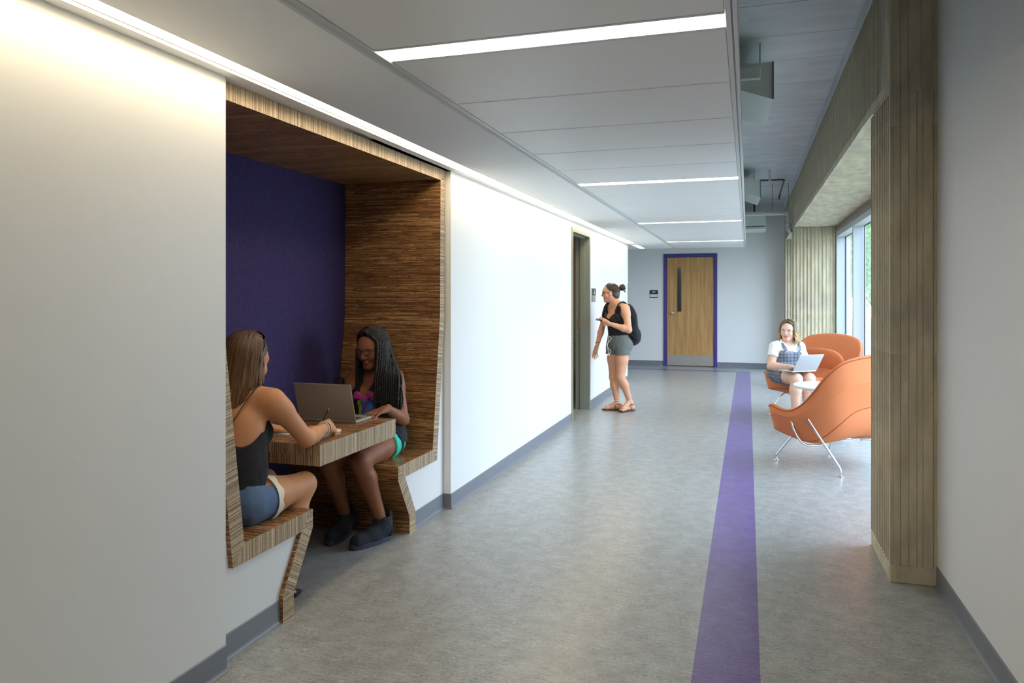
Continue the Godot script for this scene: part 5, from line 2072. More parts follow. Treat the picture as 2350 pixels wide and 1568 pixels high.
# ---- the student with braids on the far bench
func person_braids() -> void:
	var t := new_person("young woman with long black braids and glasses at the laptop in the booth")
	var skin := lin(146, 94, 68)
	var pel := Vector3(-2.165, 0.525, -4.135)
	var neck := Vector3(-2.205, 0.935, -4.185)
	var shl := Vector3(-2.062, 0.895, -4.150)
	var shr := Vector3(-2.362, 0.890, -4.215)
	var left := (shl - shr).normalized()
	var ell_ := Vector3(-1.998, 0.640, -4.130)
	var wrl := Vector3(-2.000, 0.738, -3.925)
	var elr := Vector3(-2.395, 0.665, -4.04)
	var wrr := Vector3(-2.30, 0.742, -3.855)
	var hl := Vector3(-2.075, 0.512, -4.10)
	var hr := Vector3(-2.255, 0.512, -4.11)
	var kl := Vector3(-2.052, 0.478, -3.690)
	var kr := Vector3(-2.235, 0.462, -3.665)
	var al := Vector3(-1.990, 0.105, -3.830)
	var ar := Vector3(-2.245, 0.100, -3.875)
	var body := MB.new()
	var tor := torso_prims(pel, neck, left, shl, shr, 0.92)
	var legl := leg_prims(hl, kl, al, 0.98)
	var legr := leg_prims(hr, kr, ar, 0.98)
	var nk := [cap(neck - Vector3(0, 0.02, 0), Vector3(-2.207, 1.02, -4.140), 0.050, 0.048, 0.03)]
	field_mesh(body, tor + nk + arm_prims(shl, ell_, wrl, 0.92) + arm_prims(shr, elr, wrr, 0.92) + legl + legr, 0.009, 0.0, flat_color(skin))
	var hd := Transform3D(frame(Vector3(-0.13, -0.22, 0.97)), Vector3(-2.205, 1.068, -4.118))
	add_head(body, hd, skin, lin(150, 80, 72), 0.0, 0.96)
	var nails := lin(226, 120, 104)
	for q in [[wrl, Vector3(-0.22, -0.10, 0.96), 1.0], [wrr, Vector3(0.10, -0.08, 0.98), -1.0]]:
		var d: Vector3 = q[1].normalized()
		var n := Vector3(0, -1, 0)
		n = (n - d * n.dot(d)).normalized()
		# palm down; her left thumb lies to her right
		var th: Vector3 = d.cross(n) * -1.0 if q[2] > 0 else d.cross(n)
		if q[2] > 0 and th.x > 0:
			th = -th
		if q[2] < 0 and th.x < 0:
			th = -th
		var h := hand_prims(q[0] + d * 0.012, d, n, th, [[0.02, 0.32, 0.22, 3.0], [0.05, 0.30, 0.22, 2.0], [0.06, 0.32, 0.22, 2.0], [0.10, 0.34, 0.22, 3.0]], [0.55, 0.18, 0.2], 0.98)
		var shade := func(p: Vector3) -> Color:
			for e in h.tips:
				var c: Vector3 = e[0] + Vector3(0, 0.006, 0)
				if p.distance_to(c) < 0.0088 and p.y > e[0].y + 0.001:
					return nails
			return skin
		field_mesh(body, h.prims, 0.0028, 0.0, shade)
	obj("body", body, M.skin, t)
	add_face(t, hd, Vector3(-0.05, -0.25, 1), M.eye_dark, M.brow_dark)
	add_glasses(t, hd, M.black_plastic)
	# black tank with a bright print
	var up := (neck - pel).normalized()
	var f := left.cross(up)
	var top := MB.new()
	var cut := tor.duplicate()
	cut.append(half(pel + up * 0.0, -up, 0.0))
	cut.append(ell(neck + f * 0.085 - up * 0.005, Vector3(0.052, 0.165, 0.10), 0.008, Basis(left, up, f), 1))
	cut.append(half(pel + up * 0.435, up, 0.004))
	for s in [shl, shr]:
		cut.append(cap(s + up * 0.06 - (s - neck) * 0.25, s - up * 0.12 + (s - neck) * 0.02, 0.072, 0.068, 0.02, 1))
	var pink := lin(222, 70, 140)
	var blue := lin(60, 120, 190)
	var lime := lin(170, 200, 70)
	var violet := lin(120, 60, 160)
	var black := lin(26, 26, 30)
	var pr := func(p: Vector3) -> Color:
		var q := p - (pel + up * 0.180)
		if q.dot(f) < 0.04:
			return black
		var x := q.dot(left)
		var y := q.dot(up)
		var w := 0.008 * sin(x * 70.0)
		if y > 0.052 + w and y < 0.098 + w * 0.5 and absf(x) < 0.088:
			return pink.lerp(violet, 0.35 + 0.35 * sin(x * 90.0 + y * 160.0))
		var rr := Vector2(x, y * 1.1).length()
		if rr < 0.082 and y < 0.05:
			if x < -0.045:
				return lime
			return blue if sin(x * 80.0 - y * 60.0) > -0.3 else violet
		return black
	field_mesh(top, cut, 0.005, 0.009, pr, 0.003, 14.0)
	obj("tank_top", top, M.cloth_printed, t)
	# teal shorts with a dark side stripe
	var sh := MB.new()
	var hd_l := kl - hl
	var sp := [tor[0], tor[1]] + legl.slice(0, 2) + legr.slice(0, 2)
	sp = sp + [half(pel + up * 0.06, up, 0.0), half(Vector3(-2.16, 0.50, -4.005), Vector3(0.05, -0.12, 1), 0.0)]
	var teal := lin(70, 208, 182)
	var navy := lin(30, 32, 42)
	field_mesh(sh, sp, 0.006, 0.011, func(p: Vector3) -> Color:
		if p.x > -2.02 and absf(p.z + 4.09 - (p.y - 0.5) * 0.3) < 0.018:
			return navy
		return teal, 0.003, 18.0)
	obj("running_shorts", sh, M.cloth_printed, t)
	# loose dark hem of the top over the hip
	var hm := MB.new()
	var hp := [tor[0], tor[1], legl[0]]
	hp = hp + [half(pel + up * 0.13, up, 0.0), half(Vector3(-2.16, 0.50, -4.055), Vector3(0.10, -0.42, 1), 0.0), half(pel - Vector3(0, 0.035, 0), Vector3(0.1, -1, 0), 0.0)]
	field_mesh(hm, hp, 0.006, 0.018, null, 0.005, 14.0)
	obj("tank_hem", hm, M.cloth_navy, t)
	# sneakers
	for q in [[al, Vector3(-2.075, 0, -3.625)], [ar, Vector3(-2.225, 0, -3.645)]]:
		sneaker(t, q[0], q[1])
	# braids: skull cap, then two-strand twists falling over her left shoulder
	var hb := MB.new()
	var dark := lin(20, 18, 19)
	hair_cap(hb, hd, 0.004, dark, 0.094, 0.002)
	var nb := 52
	for k in nb:
		var fr := (k + 0.5) / nb
		var path := []
		var az0 := lerpf(-2.6, 2.9, fr)
		var onl := az0 > -0.55
		var az1: float = lerpf(0.95, 2.75, clampf((fr - 0.37) / 0.63, 0, 1)) if onl else lerpf(-3.0, -1.2, fr / 0.37)
		for j in 6:
			var th2 := lerpf(0.10 if onl else 0.3, 1.55, j / 5.0)
			path.append(hd * skull(lerpf(az0 * 0.75, az1, smoothstep(0.0, 0.8, j / 5.0)), th2, 0.010 + 0.004 * (k % 3)))
		if onl:
			# gather over the left shoulder: a sheet about 0.13 wide, two deep
			var u := clampf((fr - 0.37) / 0.63, 0, 1)
			var row := (k % 3) * 0.014
			var sx := lerpf(-2.140, -1.998, u)
			var sz := lerpf(-4.040, -4.085, u) + row - 0.02
			path.append(Vector3(lerpf(path[-1].x, sx, 0.6), 0.985 - 0.01 * (k % 2), lerpf(path[-1].z, sz, 0.45)))
			path.append(Vector3(sx, 0.905, sz))
			path.append(Vector3(sx + 0.002, 0.80, sz + 0.012))
			path.append(Vector3(sx - 0.004, 0.70 + 0.03 * sin(k * 1.7), sz + 0.004))
		else:
			var e: Vector3 = path[-1]
			path.append(e + Vector3(-0.01, -0.08, -0.005))
			path.append(e + Vector3(-0.012, -0.16, -0.01))
			path.append(e + Vector3(-0.012, -0.30, -0.005))
		braid(hb, smooth_path(path, 16), 0.0082, dark.lerp(lin(44, 42, 44), rng.randf() * 0.5))
	# one stray braid by the arm
	var e2 := hd * skull(2.3, 1.5, 0.016)
	braid(hb, smooth_path([e2, Vector3(-2.055, 0.98, -4.12), Vector3(-2.02, 0.90, -4.085), Vector3(-1.985, 0.83, -4.080), Vector3(-1.975, 0.76, -4.075), Vector3(-1.99, 0.70, -4.07)], 16), 0.0042, dark)
	obj("braids", hb, M.hair, t)

func braid(mb: MB, path: Array, r: float, col: Color) -> void:
	# resample evenly, then wind two strands about the path
	var pts := [path[0]]
	for k in range(1, path.size()):
		var p: Vector3 = path[k]
		while (pts[-1] as Vector3).distance_to(p) > 0.0055:
			pts.append((pts[-1] as Vector3).move_toward(p, 0.0055))
	var n := pts.size()
	if n < 4:
		return
	for s in 2:
		var q := []
		var rad := []
		for k in n:
			var d: Vector3 = (pts[mini(k + 1, n - 1)] - pts[maxi(k - 1, 0)]).normalized()
			var x := d.cross(Vector3(0.3, 0.2, 0.93)).normalized()
			var y := d.cross(x)
			var a := k * 0.0055 / 0.024 * TAU + s * PI
			q.append(pts[k] + (x * cos(a) + y * sin(a)) * (r * 0.55))
			rad.append(r * 0.72 * clampf((n - k) / 8.0, 0.25, 1.0))
		lock(mb, q, rad, 5, 1.0, col, col)

func sneaker(t: Node, an: Vector3, toe: Vector3) -> void:
	var d := Vector3(toe.x - an.x, 0, toe.z - an.z)
	var l := d.length()
	d = d.normalized()
	var B := Basis(Vector3.UP.cross(d), Vector3.UP, d)
	var xf := Transform3D(B, Vector3(an.x, 0, an.z))
	var up := MB.new()
	var heel := -0.065
	var ps := [
		cap(Vector3(0, 0.055, heel + 0.03), Vector3(0, 0.045, 0.06), 0.038, 0.040, 0.03),
		cap(Vector3(0, 0.045, 0.05), Vector3(0, 0.036, l - 0.050), 0.044, 0.041, 0.03),
		cap(Vector3(0, 0.060, heel + 0.030), Vector3(0, 0.115, heel + 0.040), 0.036, 0.040, 0.03),
		cap(Vector3(0, 0.075, 0.0), Vector3(0, 0.120, -0.002), 0.040, 0.043, 0.03),
		cap(Vector3(0, 0.10, heel + 0.004), Vector3(0, 0.150, heel - 0.004), 0.012, 0.010, 0.02),
		cap(Vector3(0, 0.115, 0.030), Vector3(0, 0.150, 0.034), 0.020, 0.014, 0.02),
		cap(Vector3(0, 0.085, 0.02), Vector3(0, 0.060, 0.085), 0.026, 0.030, 0.03),
		half(Vector3(0, 0.014, 0), Vector3.DOWN, 0.004),
		cap(Vector3(0, 0.12, -0.012), Vector3(0, 0.25, -0.012), 0.036, 0.040, 0.008, 1),
	]
	field_mesh(up, ps, 0.005)
	up.move(xf)
	var u := obj("sneaker", up, M.shoe_black, t)
	# sole
	var rows := []
	for q in [[0.0, 0.94], [0.004, 1.0], [0.020, 1.0], [0.026, 0.95]]:
		var row := []
		for k in 40:
			var a := TAU * k / 40.0
			var z := (heel + l) * 0.5 + signf(cos(a)) * pow(absf(cos(a)), 0.8) * ((l - heel - 0.004) * 0.5)
			var w := 0.0425 - 0.004 * cos(a * 2.0 + 0.3)
			row.append(Vector3(signf(sin(a)) * pow(absf(sin(a)), 0.72) * w * q[1], q[0] + 0.008 * smoothstep(0.75, 1.0, cos(a)), z * 1.0))
		rows.append(row)
	var so := MB.new()
	so.grid(rows, true, false, true)
	so.poly(rows[3].duplicate(), Vector3.UP)
	var rv: Array = rows[0].duplicate()
	rv.reverse()
	so.poly(rv, Vector3.DOWN)
	so.move(xf)
	obj("sole", so, M.shoe_grey, u)
	var st := MB.new()
	for s in [-1.0, 1.0]:
		st.tube(smooth_path([Vector3(s * 0.046, 0.026, 0.075), Vector3(s * 0.044, 0.060, 0.035), Vector3(s * 0.043, 0.085, 0.0), Vector3(s * 0.040, 0.080, -0.035), Vector3(s * 0.040, 0.050, -0.055)], 5), 0.0075, 6, true, 0.5)
		st.tube(smooth_path([Vector3(s * 0.043, 0.028, -0.03), Vector3(s * 0.043, 0.055, -0.045), Vector3(s * 0.034, 0.085, -0.068)], 5), 0.009, 6, true, 0.5)
	for k in 5:
		var z := 0.015 + k * 0.017
		var y := 0.107 - k * 0.0085
		st.tube([Vector3(-0.022, y - 0.006, z), Vector3(0, y + 0.003, z + 0.004), Vector3(0.022, y - 0.006, z)], 0.0035, 6)
	st.move(xf)
	obj("straps_and_laces", st, M.shoe_grey, u)

# ---- the student walking in from the corridor
func person_walker() -> void:
	var t := new_person("young woman with a dark bun, black top and shorts walking past the office door")
	var skin := lin(222, 166, 134)
	var pel := Vector3(-1.490, 0.800, -9.0)
	var neck := Vector3(-1.520, 1.285, -9.0)
	var ch := Vector3(-0.70, 0, 0.71)
	var left := Vector3(0.71, 0, 0.70)
	var shl := Vector3(-1.392, 1.235, -8.895)
	var shr := Vector3(-1.640, 1.235, -9.105)
	var ell_ := Vector3(-1.342, 0.985, -8.835)
	var wrl := Vector3(-1.555, 1.052, -8.815)
	var elr := Vector3(-1.712, 0.995, -9.10)
	var wrr := Vector3(-1.762, 0.785, -9.06)
	var hl := Vector3(-1.430, 0.765, -8.945)
	var hr := Vector3(-1.560, 0.765, -9.045)
	var kl := Vector3(-1.455, 0.405, -8.93)
	var kr := Vector3(-1.555, 0.405, -9.01)
	var al := Vector3(-1.358, 0.115, -9.02)
	var ar := Vector3(-1.508, 0.085, -9.02)
	var body := MB.new()
	var tor := torso_prims(pel, neck, left, shl, shr, 0.98)
	tor.append(cap(hl + Vector3(0.03, 0.02, -0.03), hr + Vector3(0.05, 0.02, -0.03), 0.075, 0.075, 0.05))
	var legl := leg_prims(hl, kl, al, 0.92)
	var legr := leg_prims(hr, kr, ar, 0.92)
	var nk := [cap(neck - Vector3(0, 0.02, 0), Vector3(-1.555, 1.37, -9.0), 0.050, 0.048, 0.03)]
	field_mesh(body, tor + nk + arm_prims(shl, ell_, wrl, 1.0) + arm_prims(shr, elr, wrr, 0.95) + legl + legr, 0.009, 0.0, flat_color(skin))
	var nail := lin(240, 226, 220)
	field_mesh(body, foot_prims(ar, Vector3(-1.685, 0, -8.99)), 0.0045, 0.0, func(p: Vector3) -> Color: return nail if p.x < -1.672 and p.y > 0.022 else skin)
	field_mesh(body, foot_prims(al, Vector3(-1.450, 0, -8.86)), 0.0045, 0.0, flat_color(skin))
	var hd := Transform3D(frame(Vector3(-1, -0.04, 0.16)), Vector3(-1.588, 1.422, -9.0))
	add_head(body, hd, skin, lin(200, 110, 100), 1.0)
	# near hand holds a phone flat, far hand hangs open
	var d := Vector3(-0.97, 0.20, -0.10).normalized()
	var n := Vector3(-0.15, 0.55, -0.82)
	n = (n - d * n.dot(d)).normalized()
	var th := n.cross(d)
	if th.y < 0:
		th = -th
	var h := hand_prims(wrl + d * 0.012, d, n, th, [[0.35, 0.6, 0.4], [0.45, 0.7, 0.45], [0.5, 0.75, 0.5], [0.55, 0.8, 0.5]], [0.35, 0.25, 0.2], 0.98)
	field_mesh(body, h.prims, 0.0035, 0.0, flat_color(skin))
	d = Vector3(-0.28, -0.95, 0.05).normalized()
	n = Vector3(0.55, -0.15, -0.8)
	n = (n - d * n.dot(d)).normalized()
	th = d.cross(n)
	if th.x > 0:
		th = -th
	h = hand_prims(wrr + d * 0.012, d, n, th, [[0.15, 0.3, 0.2, 4.0], [0.25, 0.35, 0.25, 3.0], [0.35, 0.4, 0.3, 3.0], [0.45, 0.45, 0.3, 4.0]], [0.45, 0.3, 0.2], 0.98)
	field_mesh(body, h.prims, 0.0035, 0.0, flat_color(skin))
	obj("body", body, M.skin, t)
	add_face(t, hd, Vector3(0, -0.05, 1), M.eye_dark, M.brow_dark, 1.0)
	add_glasses(t, hd, mat_once("glasses_brown", sc(96, 46, 34)))
	# black tank
	var up := (neck - pel).normalized()
	var f := left.cross(up)
	var top := MB.new()
	var cut := tor.duplicate()
	cut.append(half(pel + up * 0.105, -up, 0.0))
	cut.append(ell(neck + f * 0.09 - up * 0.02, Vector3(0.088, 0.150, 0.10), 0.01, Basis(left, up, f), 1))
	cut.append(half(pel + up * 0.468, up, 0.004))
	for s in [shl, shr]:
		cut.append(cap(s + up * 0.06, s - up * 0.10 + (s - neck) * 0.25, 0.058, 0.055, 0.008, 1))
	field_mesh(top, cut, 0.006, 0.008, null, 0.003, 12.0)
	obj("tank_top", top, M.cloth_black, t)
	# worn grey-green shorts
	var sh := MB.new()
	var sp := [tor[0], tor[1], tor[-1], ell(pel - Vector3(0, 0.045, 0), Vector3(0.10, 0.065, 0.10), 0.03)]
	sp.append(cap(hl, hl.lerp(kl, 0.5), 0.083, 0.080, 0.012))
	sp.append(cap(hr, hr.lerp(kr, 0.5), 0.083, 0.080, 0.012))
	sp = sp + [half(pel + up * 0.115, up, 0.0), half(Vector3(-1.5, 0.682, -9.0), Vector3(0, -1, 0.0), 0.0)]
	field_mesh(sh, sp, 0.006, 0.010, null, 0.004, 18.0)
	obj("denim_shorts", sh, M.denim_pale, t)
	# hair drawn back into a bun
	var hb := MB.new()
	var c0 := lin(52, 38, 30)
	var c1 := lin(78, 58, 44)
	hair_cap(hb, hd, 0.003, c0.lerp(c1, 0.4), 0.086, 0.006)
	var bun := Vector3(0, 0.058, -0.128)
	for k in 300:
		var az := lerpf(-PI, PI, (k + 0.5) / 300.0)
		var th0 := lerpf(0.80, 1.45, smoothstep(0.5, 1.3, absf(az))) + 0.75 * smoothstep(1.5, 2.4, absf(az)) - 0.35 * (k % 3)
		var path := []
		for j in 6:
			var g := j / 5.0
			var p := skull(az, lerpf(th0, lerpf(0.9, 1.35, smoothstep(1.6, 2.6, absf(az))), g), 0.007)
			path.append(hd * p.lerp(bun, smoothstep(0.25, 1.0, g)))
		lock(hb, path, [0.004, 0.006, 0.006, 0.006, 0.006, 0.004], 5, 0.6, c0.lerp(c1, rng.randf()), c0)
	for k in 40:
		var a := rng.randf() * TAU
		var b := Basis(Vector3(rng.randfn(), rng.randfn(), rng.randfn()).normalized(), rng.randf() * TAU)
		var ring := []
		for j in 9:
			var q := a + j / 8.0 * 3.6
			ring.append(hd * (bun + Vector3(0, 0.004, -0.016) + b * Vector3(cos(q) * 0.034, sin(q) * 0.034, 0.006 * sin(q * 3.0))))
		lock(hb, ring, [0.003, 0.006, 0.008, 0.008, 0.008, 0.008, 0.008, 0.006, 0.002], 5, 0.7, c0.lerp(c1, rng.randf()), c0)
	for k in 26:
		var s := hd * (bun + Vector3(rng.randfn() * 0.012, rng.randfn() * 0.012 - 0.01, -0.02))
		var e := hd * (bun + Vector3(rng.randfn() * 0.02, rng.randf_range(-0.075, 0.012), rng.randf_range(-0.065, -0.035)))
		lock(hb, [s, s.lerp(e, 0.5) + Vector3(0, 0.006, 0), e], [0.005, 0.004, 0.001], 5, 0.6, c0, c1)
	obj("hair", hb, M.hair, t)
	# anklet, bracelet
	for q in [[ar + Vector3(0, 0.035, 0), 0.040, M.cloth_white], [wrr + Vector3(0.006, 0.03, 0), 0.031, M.sandal_brown]]:
		var r := MB.new()
		var ring := []
		for k in 25:
			ring.append(q[0] + Vector3(cos(TAU * k / 24.0) * q[1], 0.003 * sin(k * 1.3), sin(TAU * k / 24.0) * q[1]))
		r.tube(ring, 0.0025, 5, false)
		obj("bracelet", r, q[2], t)
	# strap sandals
	for q in [[ar, Vector3(-1.685, 0, -8.99)], [al, Vector3(-1.450, 0, -8.86)]]:
		var a2: Vector3 = q[0]
		var d2 := Vector3(q[1].x - a2.x, 0, q[1].z - a2.z)
		var l := d2.length()
		d2 = d2.normalized()
		var xf := Transform3D(Basis(Vector3.UP.cross(d2), Vector3.UP, d2), Vector3(a2.x, 0, a2.z))
		var s2 := MB.new()
		pad(s2, Transform3D(Basis.IDENTITY, Vector3(0, 0.006, l * 0.5 - 0.035)), Vector3(0.046, 0.006, l * 0.5 + 0.048), 2.8)
		s2.tube(smooth_path([Vector3(0.044, 0.010, 0.02), Vector3(0.036, 0.055, 0.025), Vector3(0.0, 0.082, 0.038), Vector3(-0.036, 0.055, 0.025), Vector3(-0.044, 0.010, 0.02)], 4), 0.004, 6)
		s2.tube(smooth_path([Vector3(0.0, 0.082, 0.038), Vector3(0.0, 0.062, 0.09), Vector3(0.008, 0.03, l - 0.045)], 4), 0.004, 6)
		var ring := []
		for k in 21:
			ring.append(Vector3(cos(TAU * k / 20.0) * 0.040, 0.080 + 0.006 * sin(TAU * k / 20.0), sin(TAU * k / 20.0) * 0.042 - 0.002))
		s2.tube(ring, 0.004, 6, false)
		s2.move(xf)
		obj("sandal", s2, M.sandal_brown, t)

	# backpack on her back
	var bp := thing("backpack", Vector3.ZERO, "black backpack on the walking woman's back", "backpack")
	var bk := -f
	var c := pel + up * 0.185 + bk * 0.170
	var bb := Basis(left, up, f)
	var m := MB.new()
	field_mesh(m, [
		ell(c + up * 0.05, Vector3(0.145, 0.25, 0.085), 0.05, bb),
		ell(c - up * 0.11 + bk * 0.015, Vector3(0.145, 0.13, 0.095), 0.06, bb),
		ell(c - up * 0.10 + bk * 0.070, Vector3(0.115, 0.10, 0.045), 0.03, bb),
		half(c - up * 0.225, -up, 0.05),
	], 0.009, 0.0, null, 0.006, 10.0)
	obj("bag", m, M.pack_black, bp)
	for s in [[shl, 1.0], [shr, -1.0]]:
		m = MB.new()
		var q: Vector3 = (s[0] as Vector3).lerp(neck, 0.34)
		var x: Vector3 = left * s[1]
		var p := smooth_path([c + up * 0.22 + x * 0.075 + f * 0.04, q + bk * 0.055 + up * 0.035, q + up * 0.062 + f * 0.0, q + f * 0.060 + up * 0.030, q + f * 0.105 - up * 0.06, q + f * 0.085 - up * 0.15 + x * 0.035, c - up * 0.06 + x * 0.155 + f * 0.10, c - up * 0.12 + x * 0.13], 6)
		m.tube(p, 0.021, 8, true, 0.32, up)
		obj("shoulder_strap", m, M.pack_black, bp)
	# phone and earphones
	var ph := thing("smartphone", Vector3.ZERO, "dark smartphone in the walking woman's raised hand", "phone")
	m = MB.new()
	var pd := Vector3(-0.94, 0.12, 0.05).normalized()
	m.obox(Transform3D(frame(pd, Vector3(0.25, 0.95, 0.2)), Vector3(-1.665, 1.100, -8.835)), Vector3(0.068, 0.009, 0.138), 0.003)
	obj("case", m, M.black_plastic, ph)
	m = MB.new()
	m.obox(Transform3D(frame(pd, Vector3(0.25, 0.95, 0.2)), Vector3(-1.664, 1.1052, -8.834)), Vector3(0.062, 0.001, 0.128))
	obj("screen", m, M.screen_black, ph)
	var ep := thing("earphones", Vector3.ZERO, "white earphone cord dangling from the walking woman's hand", "earphones")
	for q in [[0.0, 0.0], [0.012, 0.02]]:
		m = MB.new()
		var s := Vector3(-1.622 + q[0], 1.055, -8.800)
		m.tube(smooth_path([s, s + Vector3(0.010, -0.12, 0.012), s + Vector3(0.05 + q[1], -0.17, 0.015), s + Vector3(0.035 - q[1], -0.25, 0.012), s + Vector3(0.045 + q[1], -0.33, 0.015), s + Vector3(0.055 - q[1] * 1.5, -0.36, 0.015)], 6), 0.0022, 6)
		obj("cord", m, M.cloth_white, ep)
		m = MB.new()
		pad(m, Transform3D(Basis.IDENTITY, s + Vector3(0.055 - q[1] * 1.5, -0.365, 0.015)), Vector3(0.008, 0.011, 0.008), 2.0)
		obj("earbud", m, M.cloth_white, ep)

func mat_once(nm: String, c: Color) -> StandardMaterial3D:
	return M[nm] if M.has(nm) else mat(nm, c, 0.35)

# ---- the student on the far lounge chair
func person_lounge() -> void:
	var t := new_person("young woman in plaid overalls with a laptop sitting on the far orange chair")
	var skin := lin(226, 184, 160)
	var pel := Vector3(0.385, 0.505, -9.10)
	var neck := Vector3(0.425, 0.850, -9.10)
	var fw := Vector3(0.55, 0, 0.835)
	var left := Vector3(0.835, 0, -0.55)
	var shl := Vector3(0.562, 0.800, -9.185)
	var shr := Vector3(0.298, 0.805, -9.015)
	var elr := Vector3(0.250, 0.592, -8.935)
	var wrr := Vector3(0.440, 0.604, -8.785)
	var ell_ := Vector3(0.640, 0.580, -9.08)
	var wrl := Vector3(0.585, 0.606, -8.895)
	var hr := Vector3(0.345, 0.505, -9.02)
	var hl := Vector3(0.480, 0.505, -9.10)
	var kr := Vector3(0.505, 0.485, -8.66)
	var kl := Vector3(0.640, 0.485, -8.74)
	var ar := Vector3(0.490, 0.095, -8.60)
	var al := Vector3(0.610, 0.095, -8.68)
	var body := MB.new()
	var tor := torso_prims(pel, neck, left, shl, shr, 1.06)
	var legr := leg_prims(hr, kr, ar, 1.12)
	var legl := leg_prims(hl, kl, al, 1.12)
	var nk := [cap(neck - Vector3(0, 0.02, 0), Vector3(0.44, 0.935, -9.08), 0.052, 0.050, 0.03)]
	field_mesh(body, tor + nk + arm_prims(shl, ell_, wrl, 1.08) + arm_prims(shr, elr, wrr, 1.08) + legl + legr, 0.009, 0.0, flat_color(skin))
	field_mesh(body, foot_prims(ar, ar + fw * 0.16) + foot_prims(al, al + fw * 0.16), 0.006, 0.0, flat_color(skin))
	var hd := Transform3D(frame(Vector3(-0.34, 0.05, 0.94)), Vector3(0.440, 0.985, -9.06))
	add_head(body, hd, skin, lin(206, 112, 104), 0.8, 1.05)
	for q in [[wrr, Vector3(0.80, 0.0, 0.60), 1.0], [wrl, Vector3(-0.10, 0.0, 0.98), -1.0]]:
		var d: Vector3 = q[1].normalized()
		var n := Vector3(0, -1, 0.1)
		n = (n - d * n.dot(d)).normalized()
		var th: Vector3 = d.cross(n)
		if th.dot(left) * q[2] < 0:
			th = -th
		var h := hand_prims(q[0] + d * 0.012, d, n, th, [[0.15, 0.55, 0.4], [0.12, 0.55, 0.4], [0.15, 0.55, 0.4], [0.2, 0.6, 0.4]], [0.45, 0.3, 0.2], 0.98)
		field_mesh(body, h.prims, 0.0035, 0.0, flat_color(skin))
	obj("body", body, M.skin, t)
	add_face(t, hd, Vector3(-0.1, 0.05, 1), M.eye_dark, M.brow_dark, 0.8)
	add_glasses(t, hd, M.steel, true)
	# white tee with short sleeves
	var up := (neck - pel).normalized()
	var f := left.cross(up)
	var tee := MB.new()
	var tp := tor.duplicate()
	tp.append(half(pel + up * 0.02, -up, 0.0))
	tp.append(ell(neck + f * 0.05 + up * 0.035, Vector3(0.085, 0.068, 0.10), 0.01, Basis(left, up, f), 1))
	field_mesh(tee, tp, 0.006, 0.009, null, 0.004, 14.0)
	for q in [[shl, ell_], [shr, elr]]:
		var e1: Vector3 = q[0]
		var e2: Vector3 = q[1]
		field_mesh(tee, [cap(e1 + (neck - e1) * 0.25, e1, 0.052, 0.062, 0.03), cap(e1, e1.lerp(e2, 0.8), 0.062, 0.064, 0.03), half(e1.lerp(e2, 0.50), e2 - e1, 0.0)], 0.006, 0.0, null, 0.004, 14.0)
	obj("tee_shirt", tee, M.cloth_white, t)
	# plaid overalls: bib, straps, short legs
	var ov := MB.new()
	var op := tor.slice(0, 3) + [tor[6], tor[7]] + legr.slice(0, 2) + legl.slice(0, 2)
	op.append(half(pel + up * 0.265, up, 0.0))
	op.append(half(hr.lerp(kr, 0.52), kr - hr, 0.0))
	op.append(ell(pel + up * 0.27 - f * 0.12, Vector3(0.3, 0.16, 0.15), 0.01, Basis(left, up, f), 1))
	for s in [-1.0, 1.0]:
		op.append(cap(pel + up * 0.16 + left * (s * 0.215) + f * 0.02, pel + up * 0.40 + left * (s * 0.20) + f * 0.03, 0.075, 0.11, 0.01, 1))
	field_mesh(ov, op, 0.006, 0.018, null, 0.004, 14.0)
	obj("plaid_overalls", ov, M.plaid, t)
	for s in [[shr, -1.0], [shl, 1.0]]:
		var m := MB.new()
		var q: Vector3 = (s[0] as Vector3).lerp(neck, 0.32)
		var bib: Vector3 = pel + up * 0.262 + f * 0.128 + left * (s[1] * 0.088)
		m.tube(smooth_path([bib - up * 0.02, bib + up * 0.02 + f * 0.004, q + f * 0.075 + up * 0.022, q + up * 0.066, q - f * 0.06 + up * 0.03, pel + up * 0.2 - f * 0.115 + left * (s[1] * 0.05)], 6), 0.017, 8, true, 0.28, f)
		obj("overall_strap", m, M.plaid, t)
		m = MB.new()
		m.lathe(bib + f * 0.012, [[0.0, 0.004], [0.009, 0.003], [0.0105, 0.0]], 14, Basis(Quaternion(Vector3.UP, f)))
		obj("button", m, M.steel, t)
	# wavy hair, dark at the roots and blond below
	var hb := MB.new()
	var c0 := lin(84, 66, 52)
	var c1 := lin(220, 190, 136)
	hair_cap(hb, hd, 0.004, c0, 0.080, 0.004)
	for k in 190:
		var sd := -1.0 if k % 2 else 1.0
		var fr := (k + rng.randf()) / 190.0
		var az0 := sd * rng.randf_range(0.05, 2.8)
		var az1 := sd * lerpf(1.05, 3.0, fr)
		var path := []
		var out := rng.randf_range(0.010, 0.024)
		for j in 6:
			var th2 := lerpf(0.12, 1.6, j / 5.0)
			path.append(hd * skull(lerpf(az0, az1, smoothstep(0.0, 0.55, j / 5.0)), th2, out))
		var e: Vector3 = path[-1]
		var endy := rng.randf_range(0.845, 0.885)
		var side := hd.basis.x * sd
		var ph := rng.randf() * TAU
		for j in range(1, 9):
			var g := j / 8.0
			path.append(Vector3(e.x, lerpf(e.y, endy, g), e.z) + side * (0.018 * g + 0.009 * sin(g * 9.0 + ph)) + hd.basis.z * (0.009 * cos(g * 9.0 + ph)))
		var tn := rng.randf()
		lock(hb, path, [0.004, 0.006, 0.007, 0.008, 0.008, 0.008, 0.008, 0.008, 0.008, 0.008, 0.0075, 0.007, 0.006, 0.003], 5, 0.6, c0.lerp(c1, tn * 0.3), c1.lerp(c0, tn * 0.45))
	fringe(hb, hd, 56, c0, c1, 0.125, 0.008, 0.12)
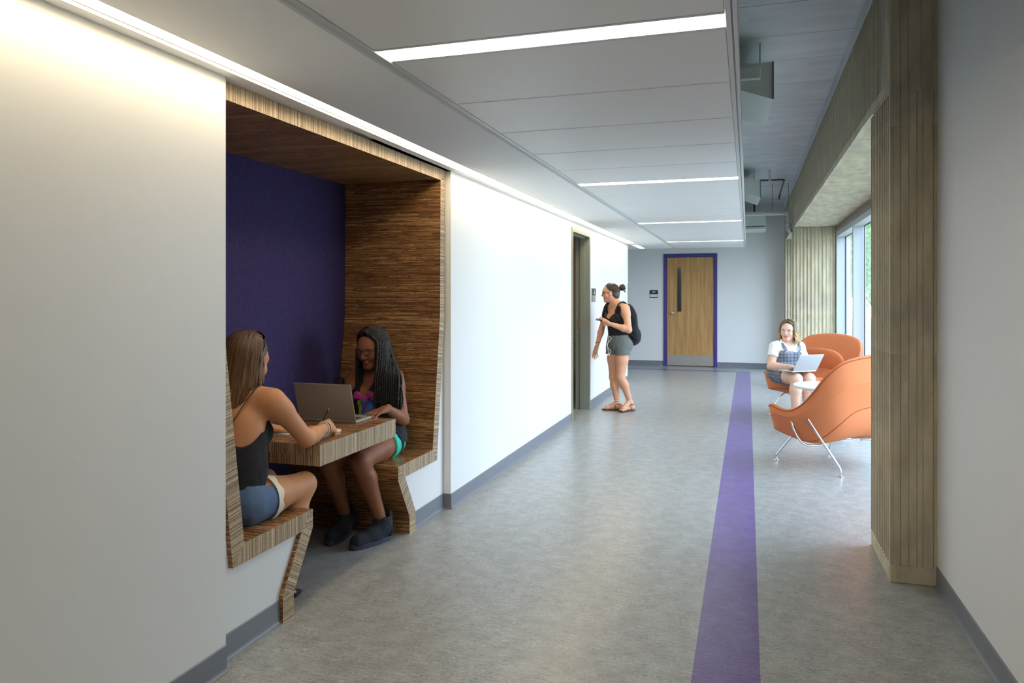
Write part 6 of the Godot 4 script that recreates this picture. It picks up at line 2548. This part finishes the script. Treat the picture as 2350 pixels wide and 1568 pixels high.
	obj("hair", hb, M.hair, t)
	# a second laptop on her knees
	make_laptop(Vector3(0.585, 0.566, -8.655), atan2(-0.62, -0.785), 0.325, 0.22, deg_to_rad(32), M.aluminium_pale, "pale grey laptop open on the seated woman's knees")
	# black bag on the floor behind the table
	var hbag := thing("handbag", Vector3(0.84, 0, -8.52), "black bag on the floor under the white side table", "bag")
	var m2 := MB.new()
	field_mesh(m2, [ell(Vector3(0, 0.16, 0), Vector3(0.17, 0.17, 0.09), 0.03), half(Vector3(0, 0.002, 0), Vector3.DOWN, 0.03)], 0.01, 0.0, null, 0.01, 9.0)
	obj("body", m2, M.pack_black, hbag)
	m2 = MB.new()
	m2.tube(smooth_path([Vector3(-0.10, 0.26, 0.02), Vector3(-0.07, 0.38, 0.03), Vector3(0.07, 0.38, 0.03), Vector3(0.10, 0.26, 0.02)], 6), 0.008, 6)
	obj("handle", m2, M.pack_black, hbag)
	# dark bag on the booth seat behind the laptop
	var sb := thing("rucksack", Vector3(-2.488, 0.4275, -4.215), "dark rucksack on the bench behind the grey laptop", "backpack")
	m2 = MB.new()
	field_mesh(m2, [ell(Vector3(0, 0.20, 0), Vector3(0.075, 0.22, 0.075), 0.04), ell(Vector3(0, 0.12, 0.05), Vector3(0.06, 0.11, 0.05), 0.03), half(Vector3(0, 0.003, 0), Vector3.DOWN, 0.03)], 0.01, 0.0, null, 0.008, 9.0)
	obj("bag", m2, M.pack_black, sb)
	m2 = MB.new()
	m2.tube(smooth_path([Vector3(0.03, 0.385, -0.02), Vector3(0.02, 0.44, 0.0), Vector3(0.0, 0.44, 0.04), Vector3(-0.01, 0.375, 0.05)], 6), 0.008, 6)
	obj("handle", m2, M.pack_black, sb)

func _ready() -> void:
	rng.seed = 20240
	make_camera_and_light()
	make_materials()
	make_shell()
	make_ceiling()
	make_concrete()
	make_windows()
	make_doors()
	make_services()
	make_outside()
	make_booth()
	make_table_things()
	make_lounge()
	person_writer()
	person_braids()
	person_walker()
	person_lounge()
